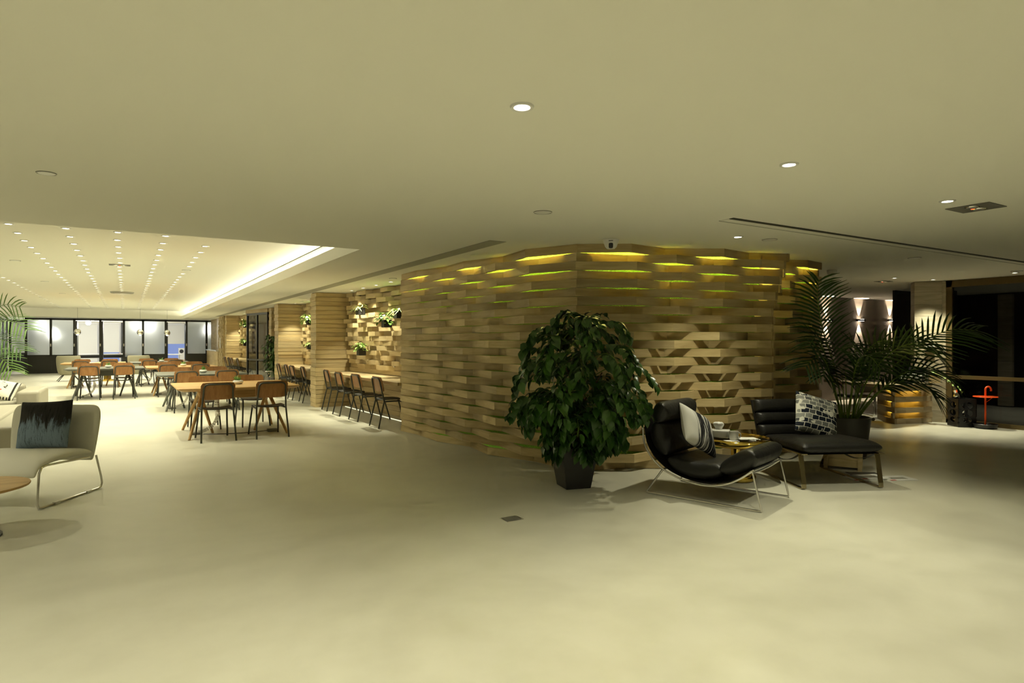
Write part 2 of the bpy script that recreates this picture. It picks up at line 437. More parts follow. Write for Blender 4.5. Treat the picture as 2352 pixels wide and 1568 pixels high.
for r in range(NR):
    z1 = H - .003 - r*RH; z0 = z1 - RH + .004
    drift = .035*math.sin(r*.42)
    # left face
    nd = []
    for k in range(NA+1):
        s = k/NA
        if 0 < k < NA: s += drift*.6 + rnd.uniform(-.012, .012)
        amp = .055 + .155*s
        o = amp if (k+r) % 2 == 1 else 0
        if k in (0, NA): o = .012*((r % 3)-1)
        nd.append((s, o))
    pts, off = offset_pts(A, B, nd); off = (off[0]*.035, off[1]*.035)
    for a, b in zip(pts[:-1], pts[1:]): plank(wl, a, b, off, z0, z1)
    cornerA = pts[-1]
    # front face
    base_s = [0, .21, .40, .61, .80, 1.0]
    nd = []
    for k, s in enumerate(base_s):
        if 0 < k < 5: s += drift*.4 + rnd.uniform(-.012, .012)
        o = (.20 if k < 4 else .15) if (k+r) % 2 == 1 else .0
        if k == 0: o = .012*((r % 3)-1)
        if k == 5:
            s = .985 if r % 2 == 0 else .955; o = .06 if r % 2 == 0 else .13
            s -= .075*min(1, r/7)
        nd.append((s, o))
    pts, off = offset_pts(B, C, nd); pts[0] = cornerA
    off = (off[0]*.035, off[1]*.035)
    for a, b in zip(pts[:-1], pts[1:]): plank(wf, a, b, off, z0, z1)
    e = pts[-1]
    plank(wf, e, (e[0]+.06, e[1]+.42), (-.035, .0), z0, z1)          # the end of the row turns back
    # right, set-back face
    nd = [(0, .02), (.33+.05*((r*7)%3-1), .15 if r % 2 else .0), (.66+.05*((r*5)%3-1), .0 if r % 2 else .15), (1.0, (.02 if r % 2 else .06))]
    pts, off = offset_pts((C[0]-.02, C[1]+.34), D, nd); off = (off[0]*.035, off[1]*.035)
    for a, b in zip(pts[:-1], pts[1:]): plank(wr, a, b, off, z0, z1)
    plank(wr, pts[-1], (D[0]+.10, D[1]+1.2), (-.035, .0), z0, z1)
# light strips hidden behind the planks, under the ceiling and at the floor
def strip(name, p, q, o, z, w_, mat, label, group=None):
    p, q = Vector(p), Vector(q); d = (q-p).normalized(); n = Vector((d.y, -d.x))
    a, b = p + d*.05 + n*o, q - d*.05 + n*o
    mb = MB().prism([tuple(a-n*w_/2), tuple(b-n*w_/2), tuple(b+n*w_/2), tuple(a+n*w_/2)], z, z+.008)
    return tag(mb.build(name, mat), label, 'light strip', group)
strip('light_strip', A, B, -.085, H-.03, .05, 'slat_strip', 'yellow light strip glowing behind planks of the left pod face')
strip('light_strip', B, C, -.085, H-.03, .05, 'slat_strip', 'yellow light strip glowing behind planks above the lounge chairs')
strip('light_strip', (C[0]+.08, C[1]+.36), D, -.06, H-.03, .03, 'slat_strip', 'yellow light strip glowing behind planks at the palm')
strip('light_strip', A, B, -.085, .012, .04, 'floor_strip', 'pale light strip glowing through the lowest plank gaps near the floor')
strip('light_strip', (4.06, 13.5), (4.18, 9.6), .03, .002, .02, 'floor_strip', 'pale light strip along the floor at the back of the nearest niche')
# pod side in the niche and the rest of the pod, unseen
struct('wall_pod_end', MB().box(3.72, 4.75, 9.33, 9.40, 0, H-.004), 'plank_wood', 'plain oak return wall of the pod facing the bar niche')
struct('wall_pod_right', MB().box(7.98, 8.05, 5.6, 9.6, 0, H-.004), 'plank_wood', 'plain oak side wall of the pod facing the reception')

# ------------------------------------------------------------------ bar niches
def pier(name, x0, x1, y0, y1, label, jit=.022, mat='light_wood', rows=NR):
    rt = tag(MB().box(x0+.04, x1-.01, y0+.04, y1-.01, 0, H-.004).build(name, 'plank_wood'), label, 'wall', kind='structure')
    q = random.Random(len(label))
    for r in range(rows):
        z0 = r*RH + .001; z1 = z0 + RH - .005
        j = q.uniform(0, jit)
        MB().box(x0-j, x1+.0, y0-j, y1+j*.5, z0, z1).build('plank', mat, rt)
    return rt
def woven_back(name, p, q, per, amp, z_from, label, npl, flat_to=None):
    """trapezoid-wave woven wall from p to q (only where seen); below z_from plain rows"""
    rt = backing(name, [p, flat_to or q], .05, label, mat='plank_wood')
    L = (Vector(q)-Vector(p)).length
    for r in range(NR):
        z0 = r*RH + .001; z1 = z0 + RH - .004
        if z0 < z_from:
            nd = [(k/4, .02*((r+k) % 2)) for k in range(5)]
        else:
            nd = []; s = -(per/2 if r % 2 else 0) + .04*math.sin(r*1.3); segs = []
            while s < L + per:
                for ds, o in ((0,0), (.13*per,amp), (.50*per,amp), (.63*per,0)):
                    segs.append((s+ds, o))
                s += per
            segs = [x for x in segs if -.02 < x[0] < L+.02]
            nd = [(x[0]/L, x[1]*(.55+.45*math.sin(r*.9+x[0]*1.7)**2)) for x in segs]
        pts, off = offset_pts(p, q, nd); off = (off[0]*.03, off[1]*.03)
        for a, b in zip(pts[:-1], pts[1:]): plank(rt, a, b, off, z0, z1, mat='light_wood')
    return rt
woven_back('wall_niche_back', (4.16, 13.56), (4.44, 10.2), 1.05, .13, .80, 'woven oak back wall of the nearest bar niche with planters', 0, flat_to=(4.5, 9.4))
pier('wall_pier_near', 3.46, 4.2, 13.62, 14.05, 'straight oak plank pier left of the nearest bar niche')
woven_back('wall_niche_back_mid', (4.32, 18.3), (4.40, 16.0), 1.0, .13, .80, 'woven oak back wall of the second bar niche', 0, flat_to=(4.45, 14.0))
pier('wall_pier_mid', 3.62, 4.5, 18.3, 18.8, 'spotlit oak plank pier at the far end of the second bar niche')
pier('wall_pier_door', 3.86, 4.6, 20.55, 20.95, 'oak plank pier beside the dark glass door and potted tree')
struct('wall_alcove', MB().box(4.4, 4.5, 18.8, 20.6, 0, H-.004), 'plank_wood', 'oak wall in the alcove behind the small potted tree')
woven_back('wall_niche_back_far', (4.02, 27.5), (4.2, 25.2), 1.0, .13, .80, 'woven oak back wall of the farthest bar niche', 0, flat_to=(4.3, 22.8))
pier('wall_pier_far', 3.46, 4.2, 27.55, 27.9, 'spotlit oak plank pier at the end of the farthest bar niche')
# end-grain block wall and the last stretch to the partition
rt = struct('wall_blocks', MB().box(3.40, 4.2, 27.95, 29.4, 0, H-.004), 'light_wood', 'wall of small end-grain oak blocks beyond the farthest niche')
mb = MB(); q = random.Random(5)
for i in range(13):
    for k in range(24):
        dz = .06*(i % 2); d = q.uniform(.005, .05)
        mb.box(3.40-d, 3.405, 27.97+i*.108, 27.97+i*.108+.10, max(0,k*.10-dz), min(H-.01, k*.10-dz+.096))
tag(mb.build('block_cladding', 'light_wood', rt), kind='stuff')
rt = struct('wall_far_right', MB().box(3.60, 3.8, 29.4, 34.3, 0, H-.004), 'light_wood', 'oak wall between the block wall and the dark partition')
mb = MB().box(3.30, 3.60, 29.6, 33.8, .98, 1.03); mb.build('shelf', 'ceramic', rt)
mb = MB().box(3.36, 3.60, 29.5, 33.8, 0, .98); mb.build('shelf_front', 'light_wood', rt)
# header and glass door between the niches
struct('wall_door_header', MB().box(-.04, .3, -.02, 1.80, 2.33, H-.004), 'light_wood', 'oak header board above the dark glass door', loc=(3.84, 20.96, 0), rotz=R(11.6))
dr = thing('door_1', 'tall dark glass double door with black frame between the niches', 'door', (3.84, 20.98, 0), R(11.6)); dr['kind'] = 'structure'
mb = MB()
for y in (0, .84, 1.68): mb.box(-.03, .03, y, y+.07, 0, 2.33)
mb.box(-.03, .03, 0, 1.75, 2.26, 2.33); mb.box(-.03, .03, 0, 1.75, 0, .08); mb.box(-.03, .03, 0, 1.75, .78, .83)
mb.build('door_frame', 'frame_dark', dr)
for y in (.07, .91):
    MB().box(-.008, .008, y, y+.77, .08, .78).build('pane', 'dark_glass', dr)
    MB().box(-.008, .008, y, y+.77, .83, 2.26).build('pane', 'dark_glass', dr)
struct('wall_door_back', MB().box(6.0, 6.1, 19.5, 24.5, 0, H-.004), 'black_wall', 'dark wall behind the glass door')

# counters of the three niches
def counter(name, poly, label, zt=.75, th=.05, skirt=True):
    rt = thing(name, label, 'counter'); MB().prism(poly, zt-th, zt).build('worktop', 'light_wood', rt, bevel=.004)
    return rt
counter('bar_counter', [(3.66, 9.42), (4.44, 9.42), (4.38, 10.3), (4.12, 13.5), (3.66, 13.58)], 'pale oak bar counter in the nearest niche with four chairs')
counter('bar_counter', [(3.62, 14.08), (4.42, 14.08), (4.30, 18.28), (3.70, 18.28)], 'pale oak bar counter in the second niche')
counter('bar_counter', [(3.50, 22.85), (4.28, 22.85), (4.00, 27.5), (3.50, 27.5)], 'pale oak bar counter in the farthest niche')
# sockets above the near counter
for i, (u, v) in enumerate([(805, 838), (857, 843), (891, 847)]):
    y = [13.0, 11.95, 11.3][i]; x = 4.16 + (13.56-y)*.0833
    t = thing('wall_socket', ['metal wall socket above the bar counter, farthest from the pod', 'metal wall socket above the bar counter, middle one', 'metal wall socket above the bar counter, nearest the pod'][i], 'socket', (x-.032, y, .96), R(-90), 'sockets above the near counter')
    MB().box(-.045, .045, -.006, .006, -.045, .075).build('plate', 'satin_steel', t)
    MB().box(-.028, .028, -.010, -.004, .02, .055).build('outlet', 'grey_plastic', t)
    MB().box(-.028, .028, -.010, -.004, -.03, .005).build('outlet', 'grey_plastic', t)

# ------------------------------------------------------------------ far partition and the games room behind it
YP = 34.4
def px_x(u, y):      # X of the point at plan Y=y seen at image column u
    k = (u-1176)/F_PX; c, s = math.cos(YAW), math.sin(YAW)
    # (x*c - y*s) = k*(x*s + y*c)
    return y*(s + k*c)/(c - k*s)
panels = [(57,114,'f'), (114,168,'f'), (168,228,'o'), (228,282,'o'), (282,326,'f2'), (326,378,'f'), (378,426,'o'), (426,472,'f'), (472,492,'f')]
part = thing('wall_partition', 'black framed partition with frosted glass panels across the far end', 'partition', (0, YP, 0)); part['kind'] = 'structure'
zs = .81
for u0, u1, k in panels:
    x0, x1 = px_x(u0, YP), px_x(u1, YP)
    mb = MB().box(x0, x0+.09, -.04, .04, 0, H-.01).box(x0, x1, -.04, .04, H-.10, H-.01)
    if k in ('f',): mb.box(x0, x1, -.04, .04, zs-.05, zs).box(x0, x1, -.04, .04, 0, .04)
    mb.build('frame', 'frame_dark', part)
    if k == 'f':
        MB().box(x0+.09, x1, -.02, .02, .04, zs-.05).build('lower_panel', 'frame_dark', part)
        MB().box(x0+.09, x1, -.006, .006, zs, H-.10).build('pane', 'frosted', part)
    elif k == 'f2':
        MB().box(x0+.09, x1, -.02, .02, .04, .68).build('lower_panel', 'frame_dark', part)
        MB().box(x0+.09, x1, -.006, .006, .68, H-.10).build('pane', 'frosted', part)
    else:   # folded-back door leaf standing edge-on in the opening
        MB().box(x0+.09, x0+.14, .05, 1.0, .02, H-.12).build('door_leaf', 'frame_dark', part)
    MB().box(x0+.02, x0+.06, -.06, -.04, 1.18, 1.30).build('handle', 'satin_steel', part)
xe = px_x(492, YP)
MB().box(xe-.06, xe+.06, -.04, .04, 0, H-.01).build('frame', 'frame_dark', part)
# left glass return
lp = thing('wall_partition_left', 'dark framed frosted glass wall at the far left, seen through palm leaves', 'partition', (-4.75, 33.0, 0)); lp['kind'] = 'structure'
mb = MB()
for i in range(5): mb.box(-.03, .03, i*1.15, i*1.15+.09, 0, H-.01)
mb.box(-.03, .03, 0, 5.0, H-.1, H-.01); mb.box(-.03, .03, 0, 5.0, .76, .82)
mb.build('frame', 'frame_dark', lp)
for i in range(4):
    MB().box(-.006, .006, i*1.15+.09, (i+1)*1.15, .82, H-.1).build('pane', 'frosted', lp)
    MB().box(-.02, .02, i*1.15+.09, (i+1)*1.15, 0, .76).build('lower_panel', 'frame_dark', lp)
rc = thing('wall_partition_recess', 'narrow dark framed frosted panel set back beside the partition', 'partition', (-4.72, 38.0, 0)); rc['kind'] = 'structure'
MB().box(0, .10, -.03, .03, 0, H-.01).box(.92, 1.0, -.03, .03, 0, H-.01).box(0, 1.0, -.03, .03, H-.12, H-.01).box(0, 1, -.03, .03, .80, .86).build('frame', 'frame_dark', rc)
MB().box(.10, .92, -.006, .006, .86, H-.12).build('pane', 'frosted', rc)
MB().box(.10, .92, -.02, .02, 0, .80).build('lower_panel', 'frame_dark', rc)
# window wall of the games room: blinds over blue night windows
YW = 41.5
struct('wall_far', MB().box(-8, 9, YW+.1, YW+.2, 0, H), 'paint', 'pale rear wall of the games room')
bl = [(-9.5,2.2), ]
wins = [(50,112,.2), (118,166,.2), (172,224,.3), (234,274,.80), (284,322,.3), (330,376,.3), (382,424,1.26), (430,470,.2), (474,500,.2)]
for i, (u0, u1, zb) in enumerate(wins):
    x0, x1 = px_x(u0, YW), px_x(u1, YW)
    t = thing('window_%d' % (i+1), ['leftmost night window with lowered blind behind the frosted panels', 'second night window from the left behind frosted glass', 'night window behind the first partition opening', 'night window above the games table with lowered blind',
        'night window right of the games table', 'night window behind the middle frosted panel', 'night window with half raised blind showing an outdoor unit', 'night window behind the second frosted panel from the right', 'rightmost night window behind the partition'][i], 'window', (0, YW, 0)); t['kind'] = 'structure'
    MB().box(x0, x1, .06, .08, .1, H-.15).build('pane', 'night_window', t)
    MB().box(x0, x1, .0, .01, zb, H-.08).build('blind', 'blind', t)
    MB().box(x0-.12, x0, -.02, .1, 0, H).build('window_frame', 'frame_dark', t)
# outdoor unit seen at the half open blind
x0, x1 = px_x(411, YW), px_x(422, YW)
t = thing('outdoor_unit', 'pale blue outdoor fan unit below the half raised blind', 'fan unit', ((x0+x1)/2, YW-.10, .0))
MB().box(-.16, .16, -.06, .06, .0, 1.02).build('housing', 'white_plastic', t, bevel=.01)
mb = MB(); mb.lathe([(.11,0),(.11,.01),(.02,.015)], 20); o = mb.build('fan_grille', 'black_plastic', t); o.location = (0,-.062,.83); o.rotation_euler = (R(90),0,0)
# ------------------------------------------------------------------ right side: reception, glass front, lobby
struct('wall_sconce', MB().box(8.0, 17.2, 8.76, 8.86, 0, H), 'dark_wall', 'dark taupe wall with wall lamps behind the reception')
struct('wall_reception_back', MB().box(17.1, 17.2, 6.9, 8.8, 0, H), 'dark_wall', 'dark taupe end wall behind the reception')
struct('wall_black', MB().box(13.35, 13.45, 5.8, 6.93, 0, 2.36), 'black_wall', 'matt black wall panel beside the stone column')
cl = tag(MB().box(-.20, .20, -.02, .30, 0, H-.004).build('column', 'stone_clad', loc=(11.97, 5.62, 0), rotz=R(-53)), 'pale travertine clad column between reception and glass front', 'column', kind='structure')
q = random.Random(9); z = 0
while z < H-.05:
    h_ = min(.205, H-.006-z); MB().box(-.205, .205, -.035, .25, z+.0015, z+h_-.0015).build('stone_panel', 'stone_clad', cl); z += .205
# glass front
gf = thing('wall_glass_front', 'dark glass front in a bronze frame at the far right', 'glass front', (12.12, 5.38, 0)); gf['kind'] = 'structure'
mb = MB().box(-.04, .04, -.09, 0, 0, H-.005).box(-.04, .04, -6, 0, H-.12, H-.005).box(-.04, .04, -6, 0, 0, .07)
mb.build('frame', 'bronze', gf); MB().box(-.05, .03, -6, -.09, .765, .825).build('rail', 'bronze', gf)
MB().box(-.006, .006, -6, -.09, .07, .765).build('pane', 'dark_glass', gf)
MB().box(-.006, .006, -6, -.09, .825, H-.12).build('pane', 'dark_glass', gf)
MB().box(-.05, .05, 0, .10, 0, H-.005).build('jamb', 'stone_clad', gf)
# lobby behind the glass
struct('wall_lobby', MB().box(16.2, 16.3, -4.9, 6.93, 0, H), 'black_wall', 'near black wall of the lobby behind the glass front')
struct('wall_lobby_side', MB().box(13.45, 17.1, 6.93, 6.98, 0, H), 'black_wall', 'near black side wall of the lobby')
pn = thing('lift_surround', 'pale grey marble strip beside the dark lobby doors', 'wall panel', (16.12, 6.02, 0))
z = .02
for h_ in (.48, .48, .48, .48, .48): MB().box(-.05, .05, -.13, .13, z, z+h_-.006).build('stone_panel', 'stone_clad', pn); z += h_
# ------------------------------------------------------------------ ceiling fittings
def slot(name, a, b, wdt, mat, label, z=H):
    a, b = Vector(a), Vector(b); d = (b-a).normalized(); n = Vector((-d.y, d.x))
    t = thing(name, label, 'air slot', (0,0,0))
    poly = lambda o0, o1: [tuple((a+n*o0)[:2]), tuple((b+n*o0)[:2]), tuple((b+n*o1)[:2]), tuple((a+n*o1)[:2])]
    return t, poly
t, poly = slot('air_slot', (3.32, 5.7), (3.30, 29.0), .2, 'slot_grey', 'long grey air slot in the ceiling in front of the niches')
MB().prism(poly(-.10, .10), H-.004, H-.001).build('slot_face', 'slot_grey', t)
t, poly = slot('air_slot', (4.40, 3.66), (12.0, 3.62), .2, 'slot_dark', 'long narrow dark air slot in the ceiling above the lounge chairs')
MB().prism(poly(-.075, -.03), H-.006, H-.001).build('slot_opening', 'slot_dark', t)
MB().prism(poly(-.03, .07), H-.004, H-.001).build('slot_face', 'paint', t)
MB().prism(poly(.07, .082), H-.006, H-.001).build('slot_edge', 'slot_grey', t)
# linear grille in the raised ceiling along the cove
t = thing('linear_grille', 'slatted linear air grille in the raised ceiling beside the bright cove', 'grille', (0,0,0))
MB().box(2.50, 2.71, 7.2, 32.6, HR-.004, HR-.001).build('grille_back', 'slot_dark', t)
for i in range(8): MB().box(2.505+i*.026, 2.519+i*.026, 7.2, 32.6, HR-.012, HR-.004).build('slat', 'slot_grey', t)
# cove light
tag(MB().box(2.86, 2.93, 7.2, 33.0, H+.12, H+.13).build('cove_light', 'cove_strip'), 'continuous warm light strip in the right cove', 'light strip')
tag(MB().box(-5.9, -5.83, 7.2, 33.0, H+.12, H+.13).build('cove_light', 'cove_strip'), 'continuous warm light strip in the left cove', 'light strip')

def spot_data(name, power, ang, blend, col=WARM, size=.03):
    l = bpy.data.lights.new(name, 'SPOT'); l.energy = power; l.spot_size = R(ang); l.spot_blend = blend; l.color = col; l.shadow_soft_size = size
    return l
def light(name, data, parent, loc, rot=(0,0,0)):
    o = bpy.data.objects.new(name, data); COL.objects.link(o); o.parent = parent; o.location = loc; o.rotation_euler = rot; return o
def downlight(label, loc, r, data, mat, group=None, name='downlight'):
    t = thing(name, label, 'downlight', loc, 0, group)
    mb = MB(); mb.lathe([(r*.62, -.001), (r*.70, -.008), (r*.94, -.010), (r, -.001)], 24, capb=False, capt=False); mb.build('trim_ring', 'white_plastic', t, True)
    MB().lathe([(r*.60, -.005), (r*.60, -.003)], 20).build('lens', mat, t)
    if data: light('beam', data, t, (0,0,-.02))
    return t
L_MAIN = spot_data('main_beam', P_MAIN, 128, 1.0, size=.035)
L_BACK = spot_data('rear_beam', P_MAIN*.52, 128, 1.0, size=.035)
main_pos = [(1.51, 2.38, 'round downlight alone high in the middle of the ceiling'), (3.35, 2.33, 'round downlight in the ceiling above the right floor'),
            (5.23, 2.32, 'round downlight beside the emergency light plate'), (5.23, 4.21, 'round downlight above the brass side table')]
L_NARROW = spot_data('narrow_beam', P_MAIN, 98, .85, size=.035)
for x, y, lb in main_pos: downlight(lb, (x, y, H), .054, L_MAIN if x < 2 else L_NARROW, 'lamp_disc')
for i, (x, y) in enumerate([(-.35, 2.35), (-2.2, 2.35), (-.35, .5), (1.5, .5), (3.35, .5), (-.35, -1.6), (1.5, -1.6), (3.35, -1.6), (-2.2, .5), (-2.4, 4.3), (-2.4, 6.2)]):
    downlight('round downlight behind the viewer, %s of its rows' % ORD[i], (x, y, H), .054, L_MAIN if (x, y) in ((-.35, 2.35), (-2.4, 4.3), (-2.4, 6.2)) else L_BACK, 'lamp_disc', 'downlights behind the viewer')
# niche lamps
L_N = spot_data('niche_beam', P_NICHE, 78, .6, size=.025)
nl = [(3.97, y, 'small downlight over the nearest bar niche, number %s from the pod' % w_) for y, w_ in ((10.55,'one'), (11.3,'two'), (12.05,'three'), (12.8,'four'))]
nl += [(3.97, y, 'small downlight over the second bar niche, %s' % w_) for y, w_ in ((16.4,'nearest'), (17.1,'middle'), (17.85,'farthest'))]
nl += [(3.85, y, 'small downlight over the farthest bar niche, %s' % w_) for y, w_ in ((25.6,'nearest'), (27.1,'farthest'))]
for x, y, lb in nl: downlight(lb, (x, y, H), .05, L_N, 'lamp_disc_small')
L_R = spot_data('reception_beam', 60, 80, .6, size=.025)
downlight('small downlight above the reception desk, left one', (10.81, 5.58, H), .05, L_R, 'lamp_disc_small')
downlight('small downlight above the stone column', (11.64, 5.38, H), .05, spot_data('column_beam', 130, 80, .6, size=.025), 'lamp_disc_small')
downlight('small downlight over the floor by the glass front', (11.55, 4.2, H), .05, L_R, 'lamp_disc_small')
# grid of small lamps in the raised ceiling
L_G = spot_data('grid_beam', P_GRID*3, 135, 1.0, size=.04)
# (every third lamp of a row carries the beam of its neighbours too)
protos = [downlight('x', (0,0,0), .055, d_, 'lamp_disc_small', 'rows of small downlights in the raised ceiling') for d_ in (None, L_G)]; used = [False, False]
rowname = {-2.30: 'leftmost', -1.20: 'second', -.64: 'third', -.09: 'middle', .47: 'fifth', 1.02: 'rightmost'}
for j, (x, nm) in enumerate(rowname.items()):
    y = 9.66; i = 0
    while y < 32.5:
        if not (nm == 'rightmost' and y < 10) and not (nm == 'middle' and abs(y-13.8) < .3):
            lb = 'small downlight in the %s row of the raised ceiling, %s from the near end' % (nm, ORD[i])
            loc = (x + random.uniform(-.01,.01), y, HR); k = 1 if (i + j) % 3 == 1 else 0
            if not used[k]: protos[k].location = loc; protos[k]['label'] = lb; used[k] = True
            else: dup(protos[k], loc, 0, lb)
            i += 1
        y += .74
# round speakers / detectors
def disc(x, y, z, label, r=.055, name='ceiling_speaker', cat='speaker'):
    t = thing(name, label, cat, (x, y, z)); MB().lathe([(r*.9,-.006),(r,-.001)], 20).build('grille', 'white_plastic', t); MB().lathe([(r*1.06,-.005),(r*1.1,-.001)], 20, capb=False, capt=False).build('rim', 'grey_plastic', t); return t
disc(-.42, 4.87, H, 'round ceiling disc alone at the upper left', .05)
disc(2.89, 4.24, H, 'round ceiling disc above the middle of the hall', .07)
disc(5.66, 4.16, H, 'round ceiling disc right of the downlight over the side table', .07)
disc(8.45, 4.12, H, 'round ceiling disc between air slot and palm', .07)
disc(11.32, 4.09, H, 'round ceiling disc near the glass front', .07)
disc(3.80, 10.0, H, 'round ceiling disc at the edge of the pod', .06)
for i, (u, v) in enumerate([(35, 598), (103, 646), (143, 674), (428, 620)]):
    p = at(u, v, HR); disc(p.x, p.y, HR, ['round disc in the raised ceiling nearest the left edge', 'round disc in the raised ceiling, second from the left', 'round disc in the raised ceiling, third from the left', 'round disc beside the rightmost lamp row'][i], .075)
def exit_plate(x, y, z, rz, label, a=.14, b=.09):
    t = thing('emergency_light', label, 'emergency light', (x, y, z), rz)
    MB().box(-a, a, -b, b, -.006, -.001).build('plate', 'satin_steel' if False else 'grey_plastic', t)
    for s in (-1, 1): MB().lathe([(.036,-.008),(.045,-.012),(.05,-.006)], 16, (s*.06, 0, 0)).build('lamp', 'chrome', t, True)
    MB().lathe([(.012,-.012),(.014,-.006)], 10, (0,.02,0)).build('indicator', 'led_red', t)
    MB().lathe([(.007,-.011),(.008,-.006)], 10, (.022,.02,0)).build('indicator', 'led_green', t)
exit_plate(5.68, 2.32, H, R(0), 'square twin lamp emergency light plate in the right ceiling', .15, .15)
exit_plate(11.30, 6.02, H, R(0), 'twin lamp emergency light plate above the reception')
exit_plate(-.09, 13.8, HR, R(0), 'twin lamp emergency light plate in the middle lamp row', .17, .12)
# dome cameras
t = thing('dome_camera', 'white dome camera on the ceiling in front of the plank wall', 'camera', (4.27, 5.02, H))
MB().lathe([(.040,-.095),(.060,-.075),(.072,-.04),(.085,-.004),(.085,-.001)], 24).build('housing', 'white_plastic', t, True)
d_ = Vector((-4.27,-5.02,0)).normalized()
o = MB().box(-.022, .022, -.03, .012, -.028, .028).build('lens', 'black_plastic', t, bevel=.012); o.location = (d_.x*.046, d_.y*.046, -.066); o.rotation_euler = (R(12),0,math.atan2(d_.y,d_.x)+R(90))
o = MB().box(-.022,.022,-.004,.004,-.003,.003).build('slit', 'black_plastic', t); o.location = (d_.x*.078, d_.y*.078, -.022); o.rotation_euler = (0,0,math.atan2(d_.y,d_.x)+R(90))
t = thing('dome_camera', 'small white ceiling dome above the palm', 'camera', (8.87, 5.46, H))
MB().lathe([(.02,-.10),(.05,-.085),(.07,-.04),(.075,-.001)], 20).build('housing', 'white_plastic', t, True)
t = thing('ceiling_vent', 'round air diffuser hanging in the middle lamp row', 'vent', (-.08, 21.3, HR))
MB().lathe([(.20,-.05),(.28,-.04),(.30,-.001)], 28).build('diffuser', 'slot_grey', t, True); MB().lathe([(.12,-.075),(.22,-.055)], 28).build('inner_cone', 'white_plastic', t, True)
# ================================================================== furniture
def rect_loop(profile, width, th, mat, name, parent, sub=2, pinch=0, round_x=.06, nx=5):
    """upholstered slab: profile = [(y, z, thickness)] centre line in the y-z plane, swept across x"""
    P = [Vector((0, p[0], p[1])) for p in profile]; T = [p[2] for p in profile]; m = len(P)
    xs = [-width/2, -width/2+round_x*.5] + [ -width/2+round_x + (width-2*round_x)*i/(nx-1) for i in range(nx)] + [width/2-round_x*.5, width/2]
    kx = [.35, .8] + [1]*nx + [.8, .35]
    vs = []; fs = []; nX = len(xs)
    for i in range(m):
        t = (P[min(i+1,m-1)] - P[max(i-1,0)]).normalized(); n = Vector((0, -t.z, t.y))
        ws = profile[i][3] if len(profile[i]) > 3 else 1
        for x, k in zip(xs, kx): vs.append(P[i] + Vector((x*ws,0,0)) + n*(T[i]/2*k))
        for x, k in zip(xs, kx): vs.append(P[i] + Vector((x*ws,0,0)) - n*(T[i]/2*k))
    r = 2*nX
    for i in range(m-1):
        for j in range(nX-1):
            a = i*r+j; fs.append((a, a+r, a+r+1, a+1))
            a = i*r+nX+j; fs.append((a, a+1, a+r+1, a+r))
        fs.append((i*r, i*r+nX, (i+1)*r+nX, (i+1)*r)); a = i*r+nX-1; fs.append((a, a+r, a+r+nX, a+nX))
    for j in range(nX-1):
        fs.append((j, j+1, nX+j+1, nX+j)); a = (m-1)*r+j; fs.append((a, a+nX, a+nX+1, a+1))
    mb = MB(); mb.add(vs, fs)
    return mb.build(name, mat, parent, True, subsurf=sub)

def pillow_mesh(mb, wd, ht, th, n=14, wob=.0, seed=1):
    """square cushion standing in x-z"""
    q = random.Random(seed); ph = [q.uniform(0,6) for _ in range(6)]
    def P(i, j, s):
        u, v = 2*i/n-1, 2*j/n-1
        k = (1-abs(u)**2.6)*(1-abs(v)**2.6); k = k**.55
        x = u*wd/2*(1-.055*(1-v*v)*1.0*abs(u)); z = v*ht/2*(1-.055*(1-u*u)*abs(v))
        wv = wob*math.sin(u*4+ph[0]+v*2)*math.sin(v*3+ph[1])*k
        return (x, s*(k*th/2) + wv, z)
    vs = []; fs = []; idx = {}
    for s in (-1, 1):
        for i in range(n+1):
            for j in range(n+1):
                e = i in (0,n) or j in (0,n)
                if e and s == 1: idx[(1,i,j)] = idx[(-1,i,j)]; continue
                idx[(s,i,j)] = len(vs); vs.append(P(i,j,s))
    for s in (-1, 1):
        for i in range(n):
            for j in range(n):
                f = (idx[(s,i,j)], idx[(s,i+1,j)], idx[(s,i+1,j+1)], idx[(s,i,j+1)])
                fs.append(f if s == -1 else f[::-1])
    return mb.add(vs, fs)

def pillow(name, mat, label, loc, rot, wd=.5, ht=.5, th=.16, seed=1, wob=.012):
    o = pillow_mesh(MB(), wd, ht, th, 16, wob, seed).build(name, mat, None, True, subsurf=1)
    o.location = loc; o.rotation_euler = rot
    return tag(o, label, 'cushion')

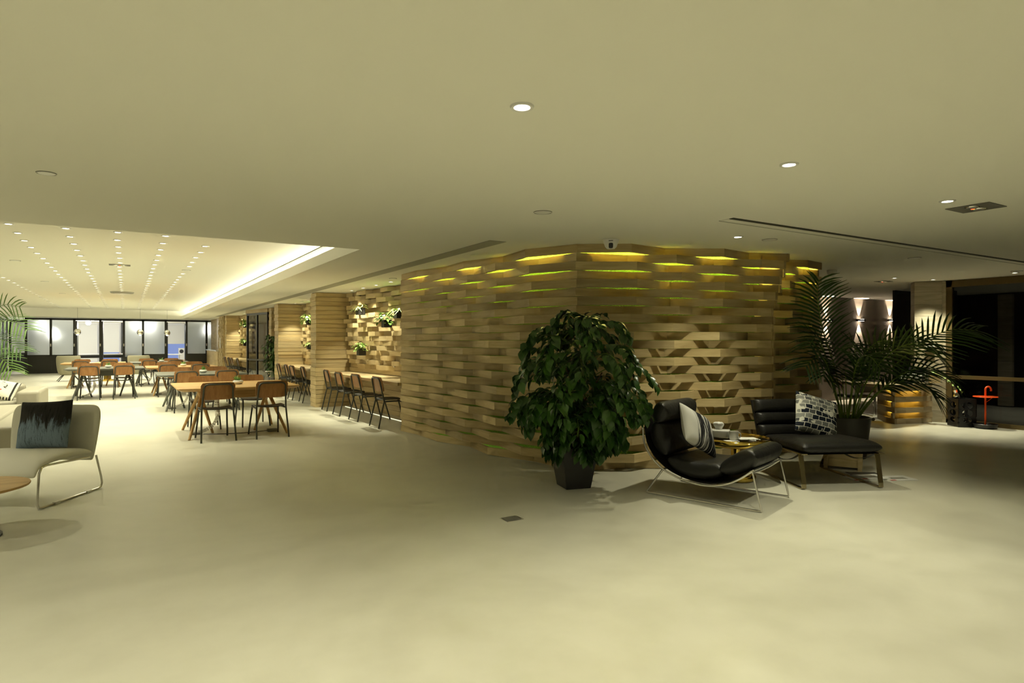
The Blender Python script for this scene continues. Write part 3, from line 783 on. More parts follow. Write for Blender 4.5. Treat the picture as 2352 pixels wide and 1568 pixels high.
# ------------------------------------------------------------------ stacking chair (plywood back, black seat, tube frame)
def make_chair():
    t = thing('dining_chair', 'x', 'chair')
    r = .0125
    hb = .83
    for s in (-1, 1):
        # rear leg and back post in one bent tube, front leg, seat rail
        MB().tube([(s*.225,-.30,0), (s*.205,-.20,.44)], r).build('leg', 'chair_steel', t, True)
        MB().tube([(s*.215,.31,0), (s*.185,.185,.43)], r).build('leg', 'chair_steel', t, True)
        MB().tube([(s*.205,-.20,.43), (s*.185,.19,.43)], r).build('seat_rail', 'chair_steel', t, True)
    p = [(-.205,-.20,.43), (-.195,-.235,.60), (-.185,-.268,.755), (-.165,-.276,.79), (-.13,-.279,.803), (.13,-.279,.803), (.165,-.276,.79), (.185,-.268,.755), (.195,-.235,.60), (.205,-.20,.43)]
    MB().tube(p, r).build('back_frame', 'chair_steel', t, True)
    # curved plywood back, in front of the tube
    def shell(w_, z0, z1, y0, y1, cur, th, n=8, m=6, rad=.05):
        vs = []; fs = []
        for side in (0, 1):
            for j in range(m+1):
                v = j/m
                for i in range(n+1):
                    u = 2*i/n-1
                    # rounded outline
                    vv = v
                    ww = w_
                    e = abs(v-.5)*2; ww = w_*(1 - .10*max(0,(e-.7)/.3)**2)
                    z = z0+(z1-z0)*(.5+(v-.5)*(1-.07*abs(u)**6)); y = y0+(y1-y0)*v - cur*(1-u*u) + cur
                    vs.append((u*ww/2, y + side*th, z))
        N = (m+1)*(n+1); W = n+1
        for j in range(m):
            for i in range(n):
                a = j*W+i
                fs.append((a, a+1, a+W+1, a+W)); a += N; fs.append((a, a+W, a+W+1, a+1))
        ring = [i for i in range(W)] + [j*W+n for j in range(1,m+1)] + [m*W+i for i in range(n-1,-1,-1)] + [j*W for j in range(m-1,0,-1)]
        for k in range(len(ring)):
            a, b = ring[k], ring[(k+1)%len(ring)]; fs.append((b, a, a+N, b+N))
        return vs, fs
    vs, fs = shell(.445, .585, hb, -.232, -.285, .022, .012)
    MB().add(vs, fs).build('backrest', 'chair_ply', t, True)
    # seat: gently dished black board
    vs = []; fs = []; n, m = 8, 8
    for side in (0, 1):
        for j in range(m+1):
            for i in range(n+1):
                u, v = 2*i/n-1, 2*j/m-1
                x = u*.205*(1-.06*abs(v)**6+ .03*v); y = v*.205*(1-.05*abs(u)**6)
                z = .452 + .016*u*u - .010*max(0,v)**3*1.5 - side*.013
                vs.append((x, y, z))
    N = (m+1)*(n+1); W = n+1
    for j in range(m):
        for i in range(n):
            a = j*W+i; fs.append((a, a+1, a+W+1, a+W)); a += N; fs.append((a, a+W, a+W+1, a+1))
    ring = [i for i in range(W)] + [j*W+n for j in range(1,m+1)] + [m*W+i for i in range(n-1,-1,-1)] + [j*W for j in range(m-1,0,-1)]
    for k in range(len(ring)):
        a, b = ring[k], ring[(k+1)%len(ring)]; fs.append((b, a, a+N, b+N))
    MB().add(vs, fs).build('seat', 'seat_black', t, True)
    return t
chair0 = make_chair(); used_chair = [False]
def place_chair(x, y, a, label, group):
    jit = random.uniform(-.03, .03)
    if not used_chair[0]:
        used_chair[0] = True; chair0.location = (x,y,0); chair0.rotation_euler = (0,0,a); chair0['label'] = label; chair0['group'] = group; return chair0
    return dup(chair0, (x,y,0), a, label, group)

# ------------------------------------------------------------------ trestle table
def make_table(top, leg, label, x, y, w_=1.66, d_=1.50):
    t = thing('trestle_table', label, 'table', (x, y, 0), 0, 'tables of the work hall')
    mb = MB(); a, b = w_/2, d_/2; zt = .74
    rings = [(a-.006, b-.006, zt), (a, b, zt-.006), (a, b, zt-.018), (a-.07, b-.07, zt-.05)]
    vs = []; fs = []
    def rr(ax, by, z, c=.025):
        return [(-ax+c,-by,z),(ax-c,-by,z),(ax,-by+c,z),(ax,by-c,z),(ax-c,by,z),(-ax+c,by,z),(-ax,by-c,z),(-ax,-by+c,z)]
    for ax, by, z in rings: vs += rr(ax, by, z)
    for i in range(3):
        for k in range(8):
            k2 = (k+1) % 8; fs.append((i*8+k, (i+1)*8+k, (i+1)*8+k2, i*8+k2))
    fs += [tuple(range(8)), tuple(24+k for k in range(7,-1,-1))]
    mb.add(vs, fs).build('tabletop', top, t)
    for s in (-1, 1):
        for p, q in (((s*.67,-.61), (s*.44,-.14)), ((s*.67,.61), (s*.44,.14)), ((s*.30,0), (s*.50,0))):
            MB().tube([(p[0],p[1],0), (q[0],q[1],.69)], [.019,.030], 10).build('leg', leg, t, True)
    MB().box(-.40, .40, -.10, .10, .535, .69).build('cable_tray', top, t, bevel=.006)
    # segmented cable spine to the floor
    path = bez([(-.25,-.05,.55), (-.25,-.05,.40), (-.24,-.04,.26), (-.30,-.03,.13), (-.42,-.02,.05), (-.50,-.02,.03)], 20)
    me = MB().box(-.028,.028,-.02,.02,-.0135,.0135).box(-.012,.012,-.024,.024,-.010,.010).mesh('spine_link', 'satin_steel')
    for i in range(len(path)-1):
        d = (path[i+1]-path[i]); o = inst('spine_link', me, t, path[i]+d/2)
        o.rotation_euler = d.to_track_quat('Z','Y').to_euler()
    MB().box(-.60,-.46,-.08,.05,0,.03).build('floor_plate', 'grey_plastic', t, bevel=.006)
    return t
def succulent(x, y, z, label, seed):
    q = random.Random(seed)
    t = thing('potted_succulent', label, 'plant', (x, y, z), q.uniform(0,6), 'succulents on the tables')
    mb = MB(); mb.lathe([(.035,0),(.062,.010),(.078,.032),(.072,.055),(.060,.060),(.055,.045)], 20); mb.build('bowl', 'ceramic', t, True)
    me = MB().add([(0,0,0),(.014,.018,.006),(0,.060,.018),(-.014,.018,.006),(0,.022,-.006)], [(0,1,2),(0,2,3),(1,0,4),(2,1,4),(3,2,4),(0,3,4)]).mesh('leaf','succulent')
    for k in range(16):
        inst('leaf', me, t, (q.uniform(-.025,.025), q.uniform(-.025,.025), .05+q.uniform(0,.02)), (R(q.uniform(10,60)), 0, q.uniform(0,6.28)), [q.uniform(.8,1.5)]*3)
    return t
tabs = [(1.44, 10.62, 'oak_top', 'oak_top', 'oak trestle table nearest to the viewer', 'nearest oak table'),
        (1.36, 14.92, 'grey_top', 'grey_top', 'grey trestle table just behind the nearest oak table', 'grey table behind the nearest oak table'),
        (1.28, 19.15, 'oak_top', 'oak_top', 'second oak trestle table of the right row', 'second oak table of the right row'),
        (-.42, 19.05, 'grey_top', 'grey_top', 'grey trestle table at the front of the left row', 'front grey table of the left row'),
        (-.82, 23.65, 'oak_top', 'oak_top', 'oak trestle table behind the left grey table', 'oak table at the back left'),
        (.96, 23.6, 'grey_top', 'grey_top', 'farthest grey trestle table before the partition', 'farthest grey table')]
for i, (x, y, a, b, lb, short) in enumerate(tabs):
    make_table(a, b, lb, x, y)
    for k, dx in enumerate((-.34, .39)):
        sd = ('left', 'right')[k]
        place_chair(x+dx+random.uniform(-.03,.03), y-.72+random.uniform(-.03,.03), random.uniform(-.05,.05), 'near-side %s chair at the %s' % (sd, short), 'chairs at the trestle tables')
        place_chair(x+dx+random.uniform(-.03,.03), y+.72+random.uniform(-.03,.03), math.pi+random.uniform(-.05,.05), 'far-side %s chair at the %s' % (sd, short), 'chairs at the trestle tables')
    if i != 4: succulent(x+.05, y-.05, .74, 'small succulent in a white bowl on the %s' % short, i+3)
    # cable and floor box
t = thing('floor_box', 'small dark floor box with cable under the nearest oak table', 'floor box', (1.95, 10.35, 0))
MB().box(-.07,.07,-.05,.05,0,.045).build('box', 'grey_plastic', t, bevel=.008)
MB().tube(bez([(-.06,0,.02),(-.4,-.03,.012),(-.75,.03,.012),(-.95,.15,.012)], 16), .006, 6).build('cable', 'black_plastic', t, True)
# bar chairs
nm = ['nearest the pod', 'second from the pod', 'third from the pod', 'farthest from the pod']
for (ys, x0, lab) in (((9.97, 11.0, 11.95, 12.90), 3.72, 'nearest bar niche'), ((14.9, 15.75, 16.6, 17.45), 3.70, 'second bar niche'), ((23.6, 24.5, 25.4, 26.3), 3.50, 'farthest bar niche')):
    for k, y in enumerate(ys):
        place_chair(x0+random.uniform(-.03,.03)+(.0 if k else .04), y, R(-90)+random.uniform(-.06,.06), 'plywood chair at the %s counter, %s' % (lab, nm[k]), 'chairs along the bar counters')

# ------------------------------------------------------------------ beige armchair at the left
def armchair():
    a = R(148)
    t = thing('lounge_armchair', 'beige felt armchair on a steel sled frame at the left edge', 'armchair', (-.75, 7.06, 0), a)
    prof = [(-.30,.36,.05), (-.20,.385,.075), (.0,.40,.085), (.2,.395,.085), (.33,.375,.08), (.40,.335,.065), (.42,.27,.05)]
    rect_loop(prof, .80, .08, 'beige_felt', 'seat', t)
    prof = [(-.30,.285,.05,.93), (-.315,.36,.06,.95), (-.335,.50,.07,.98), (-.36,.64,.07,1), (-.375,.74,.065,.99), (-.382,.785,.055,.93), (-.385,.80,.03,.82)]
    o = rect_loop(prof, .84, .08, 'beige_felt', 'backrest', t)
    for s in (-1, 1):
        x = s*.40
        p = [(x*.98,-.34,.33), (x,-.40,.12), (x,-.415,.05), (x,-.40,.018), (x,-.36,.010), (x,.34,.010), (x,.385,.016), (x,.40,.05), (x*.99,.375,.30), (x*.98,.34,.345), (x*.97,.28,.352), (x*.97,-.26,.325)]
        MB().tube(p, .0095, 8).build('sled_leg', 'satin_steel', t, True)
        for y in (-.22, .18): MB().box(x-.014, x+.014, y-.03, y+.03, 0, .022).build('glide', 'white_plastic', t)
    return t
armchair()
pillow('cushion', 'cushion_blue', 'black and grey-blue painted cushion on the beige armchair', (-.63, 7.16, .64), (R(-14), R(-3), R(148+180)), .50, .46, .17, 3, .02)
# round wooden side table
t = thing('side_table', 'round oak side table cut by the left edge', 'table', (-.96, 5.84, 0))
MB().lathe([(.30,.335),(.36,.352),(.365,.362),(.362,.368)], 48).build('tabletop', 'oak_top', t, True)
MB().lathe([(.20,0),(.20,.012),(.02,.02),(.02,.34)], 24).build('pedestal', 'black_metal', t, True)

# ------------------------------------------------------------------ cream leather sofa
t = thing('corner_sofa', 'cream leather corner sofa with long chaise at the left', 'sofa', (0,0,0))
def cush(name, x0, x1, y0, y1, z0, z1, bev=.045, mat='cream_leather', parent=t):
    o = MB().box(x0, x1, y0, y1, z0, z1).build(name, mat, parent, True)
    b = o.modifiers.new('bevel','BEVEL'); b.width = bev; b.segments = 4
    return o
cush('chaise_seat', -1.34, -.98, 9.12, 12.35, .05, .43)
cush('chaise_seat', -2.2, -1.345, 9.12, 12.35, .05, .43)
cush('chaise_cushion', -2.1, -1.30, 9.16, 9.72, .43, .55, .05)
cush('seat', -3.6, -1.46, 12.55, 13.4, .05, .46)
cush('arm', -1.455, -1.15, 12.42, 13.7, .04, .62, .05)
cush('back', -3.6, -1.46, 13.42, 13.72, .05, .68, .06)
pillow('cushion', 'cushion_print', 'cream cushion with black stripes and a red cross mark on the sofa', (-1.70, 12.86, .63), (R(-48), R(12), R(-6)), .46, .42, .13, 5)

# ------------------------------------------------------------------ black leather sling lounge chair
R1 = Vector((4.12, 4.33)); fd = Vector((.30, -.954)); wd = Vector((.954, .30)); WD = .68
c0 = R1 + wd*(WD/2)
ang = math.atan2(fd.y, fd.x) - R(90)     # local +y = front
# local +x must point to wd : rotate(+x) = (cos, sin)
t = thing('lounge_chair', 'black leather sling lounge chair on a thin steel wire frame', 'lounge chair', (c0.x, c0.y, 0), ang)
curve = [(-.05,.71),(-.045,.58),(-.03,.46),(.04,.34),(.16,.24),(.3,.185),(.42,.16),(.54,.15),(.66,.165),(.77,.20),(.87,.255),(.975,.335)]
for s in (-1, 1):
    x = s*WD/2
    MB().tube(bez([(x,p[0],p[1]) for p in curve], 44), .0085, 8).build('side_rail', 'satin_steel', t, True)
    p = [(x,.16,.24), (x,.005,.03), (x,-.002,.012), (x,.02,.008), (x,1.02,.008), (x,1.042,.012), (x,1.04,.03), (x,.97,.33)]
    MB().tube(p, .009, 8).build('sled_leg', 'satin_steel', t, True)
for p in (curve[0], curve[4], curve[-1]):
    MB().tube([(-WD/2,p[0],p[1]), (WD/2,p[0],p[1])], .008, 8).build('cross_rail', 'satin_steel', t, True)
rect_loop([(p[0]+.005, p[1]+.01, .012) for p in curve], WD-.03, .01, 'black_leather', 'sling', t, 1)
rect_loop([(.115,.655,.12), (.10,.70,.17), (.11,.75,.185), (.13,.79,.17), (.165,.815,.10)], WD, .1, 'black_leather', 'headrest', t)
rect_loop([(.19,.37,.09), (.12,.43,.15), (.075,.52,.17), (.075,.60,.16), (.09,.66,.10)], WD-.02, .1, 'black_leather', 'back_cushion', t)
rect_loop([(.19,.335,.08), (.27,.285,.14), (.38,.255,.155), (.52,.255,.15), (.64,.28,.14), (.70,.30,.08)], WD-.02, .1, 'black_leather', 'seat_cushion', t)
rect_loop([(.68,.295,.09), (.75,.325,.16), (.85,.375,.185), (.94,.43,.175), (.99,.465,.09)], WD, .1, 'black_leather', 'leg_cushion', t)
pz = c0 + fd*.40 + wd*.03
pillow('cushion', 'cushion_stripe', 'white cushion with black brush strokes on the sling lounge chair', (c0.x+fd.x*.335-wd.x*.0, c0.y+fd.y*.335-wd.y*.0, .575), (R(-36), R(28), ang+R(180)-R(20)), .45, .45, .15, 8)

# ------------------------------------------------------------------ wide black leather lounge chair with flat bars
a2 = R(153.5)
t = thing('lounge_chair', 'wide black leather lounge chair on flat polished bars', 'lounge chair', (6.04, 3.93, 0), a2)
W2 = .80
rect_loop([(-.30,.36,.07), (-.22,.375,.10), (0,.38,.115), (.25,.385,.12), (.45,.39,.12), (.53,.385,.07)], W2, .1, 'black_leather', 'seat_cushion', t)
for k, (y0, z0, y1, z1) in enumerate([(-.33,.37,-.37,.50), (-.38,.505,-.42,.625), (-.425,.63,-.47,.765)]):
    rect_loop([(y0,z0,.08), (y0*.8+y1*.2,z0*.8+z1*.2,.13), (y0*.2+y1*.8,z0*.2+z1*.8,.13), (y1,z1,.08)], W2+.02, .1, 'black_leather', 'back_cushion', t)
MB().add([( -.40,-.33,.30),(.40,-.33,.30),(.40,-.53,.75),(-.40,-.53,.75),( -.40,-.36,.30),(.40,-.36,.30),(.40,-.56,.75),(-.40,-.56,.75)], [(0,1,2,3),(7,6,5,4),(0,4,5,1),(1,5,6,2),(2,6,7,3),(3,7,4,0)]).build('back_panel', 'black_leather', t)
rect_loop([(-.30,.318,.02), (.52,.325,.02)], W2-.02, .02, 'black_leather', 'seat_sling', t, 1)
for s in (-1, 1):
    x = s*.385
    MB().ribbon([(x,.45,.335), (x,.505,.05), (x,.51,.012), (x,.47,.006), (x,-.44,.006), (x,-.48,.012), (x,-.47,.05), (x,-.30,.31)], (1,0,0), .045, .010).build('sled_leg', 'brass_bar', t)
    MB().box(x-.03, x+.03, -.36, .52, .327, .339).build('side_bar', 'brass_bar', t)
    MB().ribbon([(x,p[0],p[1]) for p in bez([(0,0,0)]*0 + [(-.26,.31,0),(-.12,.245,0),(.08,.215,0),(.28,.25,0),(.44,.325,0)], 20)], (1,0,0), .03, .004).build('sag_strap', 'black_metal', t)
f2 = Vector((-math.sin(a2), math.cos(a2))); x2 = Vector((math.cos(a2), math.sin(a2)))
pc = Vector((6.04,3.93)) + f2*(-.14) + x2*(-.12)
pillow('cushion', 'cushion_check', 'blue-black and white checked cushion on the wide lounge chair', (pc.x, pc.y, .615), (R(-24), R(16), a2+R(180)), .50, .47, .17, 11)

# ------------------------------------------------------------------ brass side table and what stands on it
gt = thing('brass_table', 'round polished brass side table between the two black lounge chairs', 'table', (5.29, 4.285, 0))
mb = MB(); prof = []
for k in range(13):
    an = R(-90) + k*R(180)/12; prof.append((.325+.035*math.cos(an), .395+.035*math.sin(an)))
mb.lathe([(.05,.345),(.28,.352)] + prof + [(.31,.418),(.30,.412)], 56); mb.build('tray_top', 'gold', gt, True)
MB().lathe([(.05,.06),(.045,.12),(.045,.36)], 28).build('stem', 'gold', gt, True)
prof = [(.17,0)] + [(.165+.032*math.cos(R(-90)+k*R(15)), .034+.032*math.sin(R(-90)+k*R(15))) for k in range(1,13)] + [(.06,.072)]
MB().lathe(prof, 48).build('foot', 'gold', gt, True)
zt = .4125
rgt = Vector((math.cos(YAW), -math.sin(YAW))); fwd = Vector((math.sin(YAW), math.cos(YAW)))
def on_table(dx, dy): p = Vector((5.29, 4.285)) + rgt*dx + fwd*dy; return (p.x, p.y, zt)
t = thing('tissue_box', 'white tissue box with a tissue pulled up on the brass table', 'tissue box', on_table(-.15, .07), R(-58))
MB().box(-.11,.11,-.055,.055,0,.085).build('box', 'ceramic', t, bevel=.012)
MB().box(-.113,-.109,-.012,.012,.045,.065).build('slot', 'black_plastic', t)
mb = MB(); q = random.Random(2); n = 12; prof = [(.030,.083),(.026,.10),(.040,.125),(.048,.148),(.030,.165),(.006,.155)]
vs = []; fs = []
for i,(r_,z_) in enumerate(prof):
    for k in range(n): s_ = 1+.35*math.sin(k*2.6+i*1.1); vs.append((r_*s_*math.cos(2*math.pi*k/n)*1.25, r_*s_*math.sin(2*math.pi*k/n)*.8, z_+.008*math.sin(k*3.1+i)))
for i in range(len(prof)-1):
    for k in range(n): fs.append((i*n+k, i*n+(k+1)%n, (i+1)*n+(k+1)%n, (i+1)*n+k))
MB().add(vs, fs).build('tissue', 'paper', t, True, subsurf=1)
t = thing('mug', 'white ceramic mug beside the tissue box', 'mug', on_table(-.05, -.09))
MB().lathe([(.034,0),(.041,.006),(.045,.04),(.046,.088),(.043,.088),(.041,.03),(.02,.012)], 28).build('body', 'ceramic', t, True)
hp = [Vector((math.cos(YAW)*(.044+.026*math.sin(a)), -math.sin(YAW)*(.044+.026*math.sin(a)), .048+.028*math.cos(a))) for a in [R(k*18) for k in range(0,11)]]
MB().tube(hp, .005, 8).build('handle', 'ceramic', t, True)
t = thing('paper_sheets', 'loose white sheets lying on the brass table', 'papers', on_table(.10, -.03), R(-40))
for k in range(5):
    o = MB().box(-.10,.10,-.07,.07,k*.0022,k*.0022+.0012).build('sheet', 'paper', t); o.rotation_euler = (0,0,R((k*37)%25-12)); o.location = ((k%3)*.012-.012, (k%2)*.02-.01, 0)
tag(MB().box(-.06,.06,-.05,.05,0,.001).build('napkin', 'paper', None, loc=on_table(-.09,-.14), rotz=R(-20)), 'small white napkin under the mug', 'napkin')

# ------------------------------------------------------------------ crate and magazines
t = thing('wooden_crate', 'pale pine crate on the floor behind the wide lounge chair', 'crate', (6.80, 4.06, 0), R(-61))
for z0, z1 in ((.03,.115), (.125,.215)):
    MB().box(-.19,.19,-.13,-.115,z0,z1).build('slat', 'pine', t); MB().box(-.19,.19,.115,.13,z0,z1).build('slat', 'pine', t)
    for s in (-1,1): MB().box(s*.18-.008,s*.18+.008,-.115,.115,z0,z1).build('slat', 'pine', t)
for sx in (-1,1):
    for sy in (-1,1): MB().box(sx*.165-.02,sx*.165+.02,sy*.115-.02+sy*.03,sy*.115+.0+sy*.03,0,.215).build('corner_post', 'pine', t)
MB().box(-.18,.18,-.115,.115,.03,.04).build('base_board', 'pine', t)
mags = [((6.62,3.72),-35,.0,'dark_print','dark covered magazine lying under the crate side of the pile'), ((6.42,3.62),-28,.0,'paper','white magazine at the front of the floor pile'),
        ((6.50,3.60),-22,.010,'paper','open white magazine on top of the floor pile'), ((6.72,3.44),-24,.0,'paper','white brochure at the right end of the floor pile')]
for (p, a, z, mt, lb) in mags:
    t = thing('magazine', lb, 'magazine', (p[0], p[1], z), R(a), 'magazines on the floor')
    MB().box(-.15,.15,-.105,.105,0,.007).build('pages', 'paper', t); MB().box(-.151,.151,-.106,.106,.007,.0085).build('cover', mt, t)
    if mt == 'paper': MB().box(-.10,.08,-.05,.03,.0085,.0092).build('picture', 'slot_grey', t); MB().box(-.15,-.09,-.1065,-.075,.0085,.0093).build('title', 'red_print', t)
    else: MB().box(-.12,-.02,-.106,-.07,.0085,.0092).build('title', 'paper', t)
# floor socket plate
t = thing('floor_socket', 'flat dark metal socket plate set in the middle of the floor', 'socket', (2.60, 4.25, 0), R(0))
MB().box(-.075,.075,-.06,.06,0,.004).build('rim', 'satin_steel', t); MB().box(-.068,.06,-.052,.052,.004,.006).build('lid', 'grey_plastic', t)

# ------------------------------------------------------------------ far lounge: armchairs, brass table, games table, pendants
def far_armchair(x, y, a, label):
    t = thing('shell_armchair', label, 'armchair', (x, y, 0), a, 'felt armchairs in front of the partition')
    vs = []; fs = []; n, m = 20, 7
    prof = [(.16,.20),(.30,.24),(.34,.40),(.36,.60),(.37,.80),(.36,.90),(.32,.905),(.30,.60),(.27,.42),(.05,.40)]
    for r_, z_ in prof:
        for k in range(n):
            an = 2*math.pi*k/n; front = max(0, math.sin(an)); zz = z_ - (max(0, z_-.48))*min(1, front*1.5)
            vs.append((r_*math.cos(an)*1.0, r_*math.sin(an)*.95, zz))
    for i in range(len(prof)-1):
        for k in range(n): fs.append((i*n+k, i*n+(k+1)%n, (i+1)*n+(k+1)%n, (i+1)*n+k))
    fs += [tuple(range(n-1,-1,-1)), tuple((len(prof)-1)*n+k for k in range(n))]
    MB().add(vs, fs).build('shell', 'olive_felt', t, True, subsurf=1)
    for sx in (-1,1):
        for sy in (-1,1): MB().tube([(sx*.15,sy*.15,.22), (sx*.32,sy*.30,0)], [.016,.011], 8).build('leg', 'black_metal', t, True)
far_armchair(-1.72, 27.3, R(8), 'olive felt shell armchair left of the small brass table')
far_armchair(.42, 26.9, R(-8), 'olive felt shell armchair right of the small brass table')
t = thing('brass_table', 'small far table on a brass foot between the felt armchairs', 'table', (-.55, 26.9, 0))
MB().lathe([(.24,0),(.24,.03),(.12,.06),(.10,.42)], 28).build('foot', 'gold', t, True); MB().lathe([(.35,.42),(.36,.44)], 32).build('tabletop', 'oak_top', t, True)
pt_ = thing('games_table', 'white framed games table with blue felt in the far room', 'games table', (-.95, 37.4, 0))
MB().box(-1.5,1.5,-.75,.75,.60,.74).build('body', 'frame_dark', pt_, bevel=.03)
MB().box(-1.36,1.36,-.62,.62,.74,.752).build('felt', 'blue_felt', pt_)
for s in (-1,1): MB().box(-1.5,1.5,s*.68-.06,s*.68+.06,.74,.79).build('cushion_rail', 'white_plastic', pt_, bevel=.01); MB().box(s*1.43-.06,s*1.43+.06,-.62,.62,.74,.79).build('cushion_rail', 'white_plastic', pt_, bevel=.01)
for sx in (-1,1):
    for sy in (-1,1): MB().box(sx*1.25-.09,sx*1.25+.09,sy*.55-.09,sy*.55+.09,0,.60).build('leg', 'black_metal', pt_)
cols = ['orange_chair','red_print','paper','orange_chair','red_print','gold']
for k in range(6):
    o = MB().sphere((0,0,.028), .028, 12, 8).build('billiard_ball', cols[k], None, True, loc=(-.30+k*.07, 37.1+(k%2)*.06, .752))
    tag(o, '%s ball on the blue games table' % ['orange', 'first red', 'white', 'second orange', 'second red', 'yellow'][k], 'ball', 'balls on the games table')
t = thing('white_table', 'white meeting table in the room behind the right opening', 'table', (px_x(392, 37.5), 37.5, 0))
MB().box(-.5,.5,-.4,.4,.70,.74).build('tabletop', 'white_plastic', t, bevel=.01)
for sx in (-1,1): MB().box(sx*.42-.02,sx*.42+.02,-.35,.35,0,.70).build('leg', 'white_plastic', t)
for k, (dx, mt, lb) in enumerate([(.80,'orange_chair','orange shell chair beside the white meeting table'), (1.25,'black_plastic','black shell chair beside the white meeting table')]):
    t = thing('shell_chair', lb, 'chair', (px_x(392, 37.5)+dx, 37.4, 0), R(70))
    rect_loop([(.2,.43,.02),(0,.42,.025),(-.18,.44,.025),(-.22,.55,.025),(-.27,.80,.02)], .42, .02, mt, 'shell', t, 1)
    for sx in (-1,1):
        for sy in (-1,1): MB().tube([(sx*.12,sy*.12,.42), (sx*.2,sy*.2,0)], .012, 6).build('leg', 'chair_steel', t)
# pendants: mirrored balls in front, glowing globes behind the frosted glass
for i, (u, v, y, lb) in enumerate([(178, 762, 32.0, 'mirrored ball pendant in front of the left partition opening'), (322, 763, 32.0, 'mirrored ball pendant in front of the middle partition panel'), (384, 764, 32.4, 'mirrored ball pendant at the right partition opening')]):
    x = px_x(u, y); d = x*math.sin(YAW)+y*math.cos(YAW); z = CAM_H-(v-784)/F_PX*d
    t = thing('ball_pendant', lb, 'pendant lamp', (x, y, z), 0, 'mirrored pendants before the partition')
    MB().sphere((0,0,0), .13, 20, 14).build('ball', 'mirror_ball', t, True); MB().sphere((0,-.03,-.09), .05, 12, 8).build('bulb', 'globe', t, True)
    MB().tube([(0,0,.12),(0,0,HR-z)], .004, 6).build('cord', 'black_plastic', t)
for i, (u, v, y, lb) in enumerate([(124, 761, 35.6, 'glowing globe behind the second frosted panel'), (203, 741, 38.5, 'glowing globe above the games table, left'), (314, 742, 38.5, 'glowing globe above the games table, right'), (345, 745, 37.5, 'glowing globe behind the middle frosted panel'), (478, 752, 36.0, 'glowing globe behind the rightmost frosted panel'), (95, 745, 39.0, 'glowing globe deep behind the first frosted panel')]):
    x = px_x(u, y); d = x*math.sin(YAW)+y*math.cos(YAW); z = CAM_H-(v-784)/F_PX*d
    t = thing('globe_lamp', lb, 'pendant lamp', (x, y, z), 0, 'globe lamps of the games room')
    MB().sphere((0,0,0), .12, 18, 12).build('globe', 'globe', t, True); MB().tube([(0,0,.11),(0,0,H-z)], .004, 6).build('cord', 'black_plastic', t)
    l = bpy.data.lights.new('globe_light','POINT'); l.energy = 85; l.color = (1,.97,.88); l.shadow_soft_size = .13
    light('glow', l, t, (0,0,-.16))
# info tablet on the block wall
t = thing('wall_tablet', 'slim white control panel on the block wall', 'panel', (3.345, 28.6, 1.34), R(-90))
MB().box(-.10,.10,-.012,.012,-.22,.22).build('plate', 'white_plastic', t, bevel=.005); MB().lathe([(.03,0),(.03,.006)],16).build('button','chrome',t).location = (0,-.016,-.14)
# ================================================================== plants
def leaf_mesh(name, mat, L=.10, W=.05, fold=.012, droop=.02):
    pts = [(0,0,0), (W*.36,L*.22,fold), (W*.5,L*.45,fold), (W*.3,L*.75,fold*.6-droop*.4), (0,L,-droop), (-W*.3,L*.75,fold*.6-droop*.4), (-W*.5,L*.45,fold), (-W*.36,L*.22,fold), (0,L*.3,0), (0,L*.65,-droop*.2)]
    fs = [(0,1,8),(1,2,8),(2,9,8),(2,3,9),(3,4,9),(4,5,9),(5,6,9),(6,8,9),(6,7,8),(7,0,8)]
    return pts, fs
def add_leaf(mb, pts, fs, M): mb.add([M @ Vector(p) for p in pts], fs)

